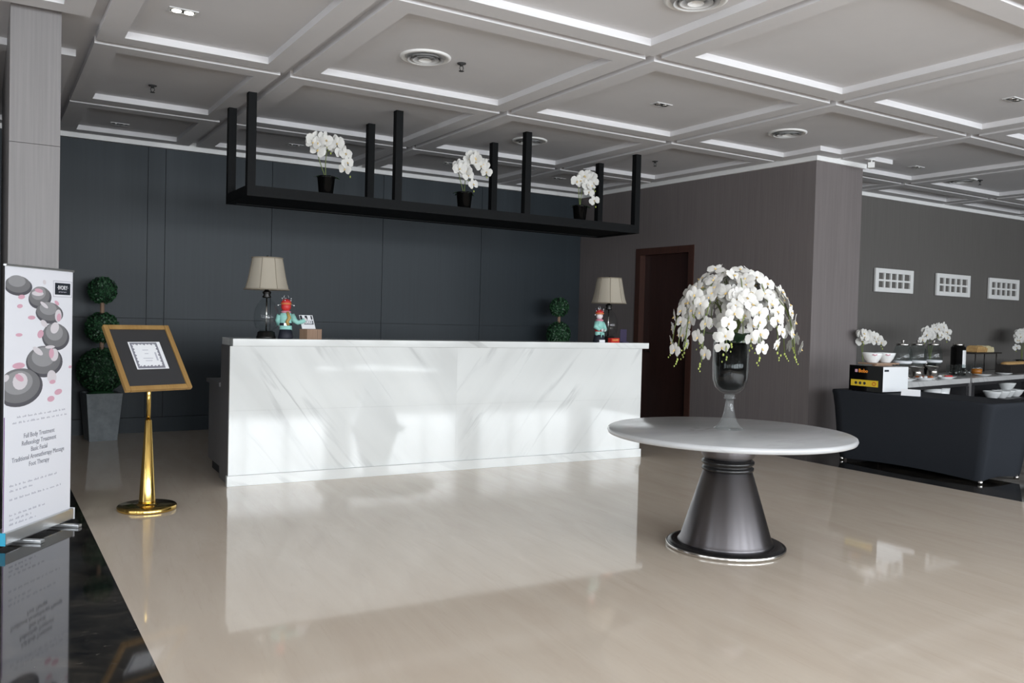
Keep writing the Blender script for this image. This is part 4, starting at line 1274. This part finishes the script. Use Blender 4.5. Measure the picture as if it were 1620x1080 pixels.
# ================================================================== WALL FRAMES
def wall_frame(x0, label):
    t = empty('wall_frame', (x0, 7.498, 1.908), 0, label, 'frame', 'white window frames on the buffet wall')
    w, h = 0.888, 0.333
    MB().box(0, w, -0.008, 0, 0, h).build('backing', M_paper2, t)
    b_ = MB()
    b_.box(0, 0.075, -0.04, -0.008, 0, h, 0.006).box(w - 0.075, w, -0.04, -0.008, 0, h, 0.006).box(0.075, w - 0.075, -0.04, -0.008, 0, 0.065, 0.006).box(0.075, w - 0.075, -0.04, -0.008, h - 0.065, h, 0.006)
    b_.build('frame', M_trimw, t)
    for k in range(1, 5):
        x = 0.075 + (w - 0.15) * k / 5
        MB().box(x - 0.016, x + 0.016, -0.03, -0.008, 0.065, h - 0.065).build('muntin', M_trimw, t)
    MB().box(0.075, w - 0.075, -0.0305, -0.008, h / 2 - 0.013, h / 2 + 0.013).build('muntin', M_trimw, t)
wall_frame(10.63, 'white ten pane window frame on the wall nearest the pier')
wall_frame(12.10, 'white ten pane window frame on the wall, middle of the three')
wall_frame(13.52, 'white ten pane window frame on the wall above the bread trays and far orchid')

# ================================================================== CEILING FITTINGS
def round_vent(x, y, label, r=0.19):
    t = empty('air_vent', (x, y, PZ), 0, label, 'vent', 'round ceiling air vents')
    MB().lathe([(r, 0), (r, -0.008), (r * 0.9, -0.016), (r * 0.84, -0.004), (r * 0.8, 0)], 40, cap=False).build('outer_ring', M_trimw, t)
    MB().lathe([(r * 0.8, -0.001), (0, -0.001)], 40, cap=False).build('shadow_plate', M_ventgrey, t)
    for q in (0.62, 0.42):
        MB().lathe([(r * (q + 0.12), -0.024), (r * (q - 0.06), -0.004), (r * (q - 0.1), -0.004), (r * (q + 0.08), -0.026)], 36, cap=False).build('cone_ring', M_ventgrey, t)
    MB().lathe([(r * 0.26, -0.028), (r * 0.1, -0.012), (0, -0.01)], 28, cap=False).build('centre_cone', M_trimw, t)
round_vent(2.786, 5.793, 'round white air vent in the coffer between the counter and entrance')
round_vent(5.0, 7.77, 'round white air vent in the coffer above the hanging shelf')
round_vent(6.82, 5.84, 'round white air vent in the coffer beside the taupe pier')
round_vent(3.6, 3.8, 'round white air vent in the coffer above the round table')
round_vent(10.66, 6.3, 'round white air vent in the coffer above the buffet', 0.19)

def sprinkler(x, y, label):
    t = empty('sprinkler', (x, y, PZ), 0, label, 'sprinkler', 'ceiling sprinkler heads')
    MB().lathe([(0.035, 0), (0.034, -0.006), (0.015, -0.01), (0.01, -0.022), (0, -0.022)], 18).build('escutcheon', M_soffit, t)
    MB().tube([(0.012, 0, -0.02), (0.016, 0, -0.04), (0.004, 0, -0.058)], 0.003, 5).tube([(-0.012, 0, -0.02), (-0.016, 0, -0.04), (-0.004, 0, -0.058)], 0.003, 5).build('yoke', M_soffit, t)
    MB().lathe([(0.02, -0.058), (0.02, -0.061), (0, -0.061)], 14).build('deflector', M_soffit, t)
sprinkler(3.08, 5.77, 'dark sprinkler head beside the round vent between counter and entrance')
sprinkler(1.23, 7.94, 'dark sprinkler head on the ceiling near the pillar')
sprinkler(6.82, 7.81, 'dark sprinkler head on the ceiling near the mahogany door')
sprinkler(10.83, 6.15, 'dark sprinkler head on the ceiling above the buffet')

def downlight(x, y, label, lit=False):
    t = empty('downlight', (x, y, PZ), 0, label, 'downlight', 'rectangular ceiling downlights')
    MB().ring_prism([(-0.09, -0.05), (0.09, -0.05), (0.09, 0.05), (-0.09, 0.05)], [(-0.075, -0.036), (0.075, -0.036), (0.075, 0.036), (-0.075, 0.036)], -0.006, 0.0).build('frame', M_ventgrey, t)
    MB().box(-0.075, 0.075, -0.036, 0.036, -0.002, -0.0005).build('recess', M_soffit, t)
    for x_ in (-0.038, 0.038):
        MB().lathe([(0.03, -0.003), (0.03, -0.009), (0.02, -0.012), (0, -0.012)], 18, (x_, 0)).build('lamp', M_lampglow if lit else M_chrome, t)
downlight(1.085, 5.87, 'lit twin downlight in the narrow coffer near the pillar', True)
for x, y, lab in ((1.2, 9.79, 'unlit twin downlight by the slate wall above the topiary near the pillar'), (3.03, 9.67, 'unlit twin downlight by the slate wall behind the shelf orchid beside the lamp'), (4.96, 9.54, 'unlit twin downlight by the slate wall behind the middle shelf orchid'), (6.64, 9.57, 'unlit twin downlight by the slate wall at the corner with the door wall'), (5.09, 5.77, 'unlit twin downlight in the coffer above the round table side of the counter'), (7.27, 3.87, 'unlit twin downlight in the coffer over the floor border before the buffet'), (9.42, 6.12, 'unlit twin downlight in the coffer just beyond the pier')):
    downlight(x, y, lab)
cc = empty('security_camera', (8.4, 6.0, WT), 0.6, 'small white wedge shaped camera on the ceiling beside the pier', 'camera')
MB().lathe([(0.04, 0), (0.04, -0.012), (0, -0.012)], 16).tube([(0, 0, -0.012), (0, 0, -0.04)], 0.008).build('mount', M_trimw, cc)
MB().prism([(-0.05, -0.035), (0.05, -0.025), (0.05, 0.025), (-0.05, 0.035)], -0.1, -0.04).build('housing', M_trimw, cc)
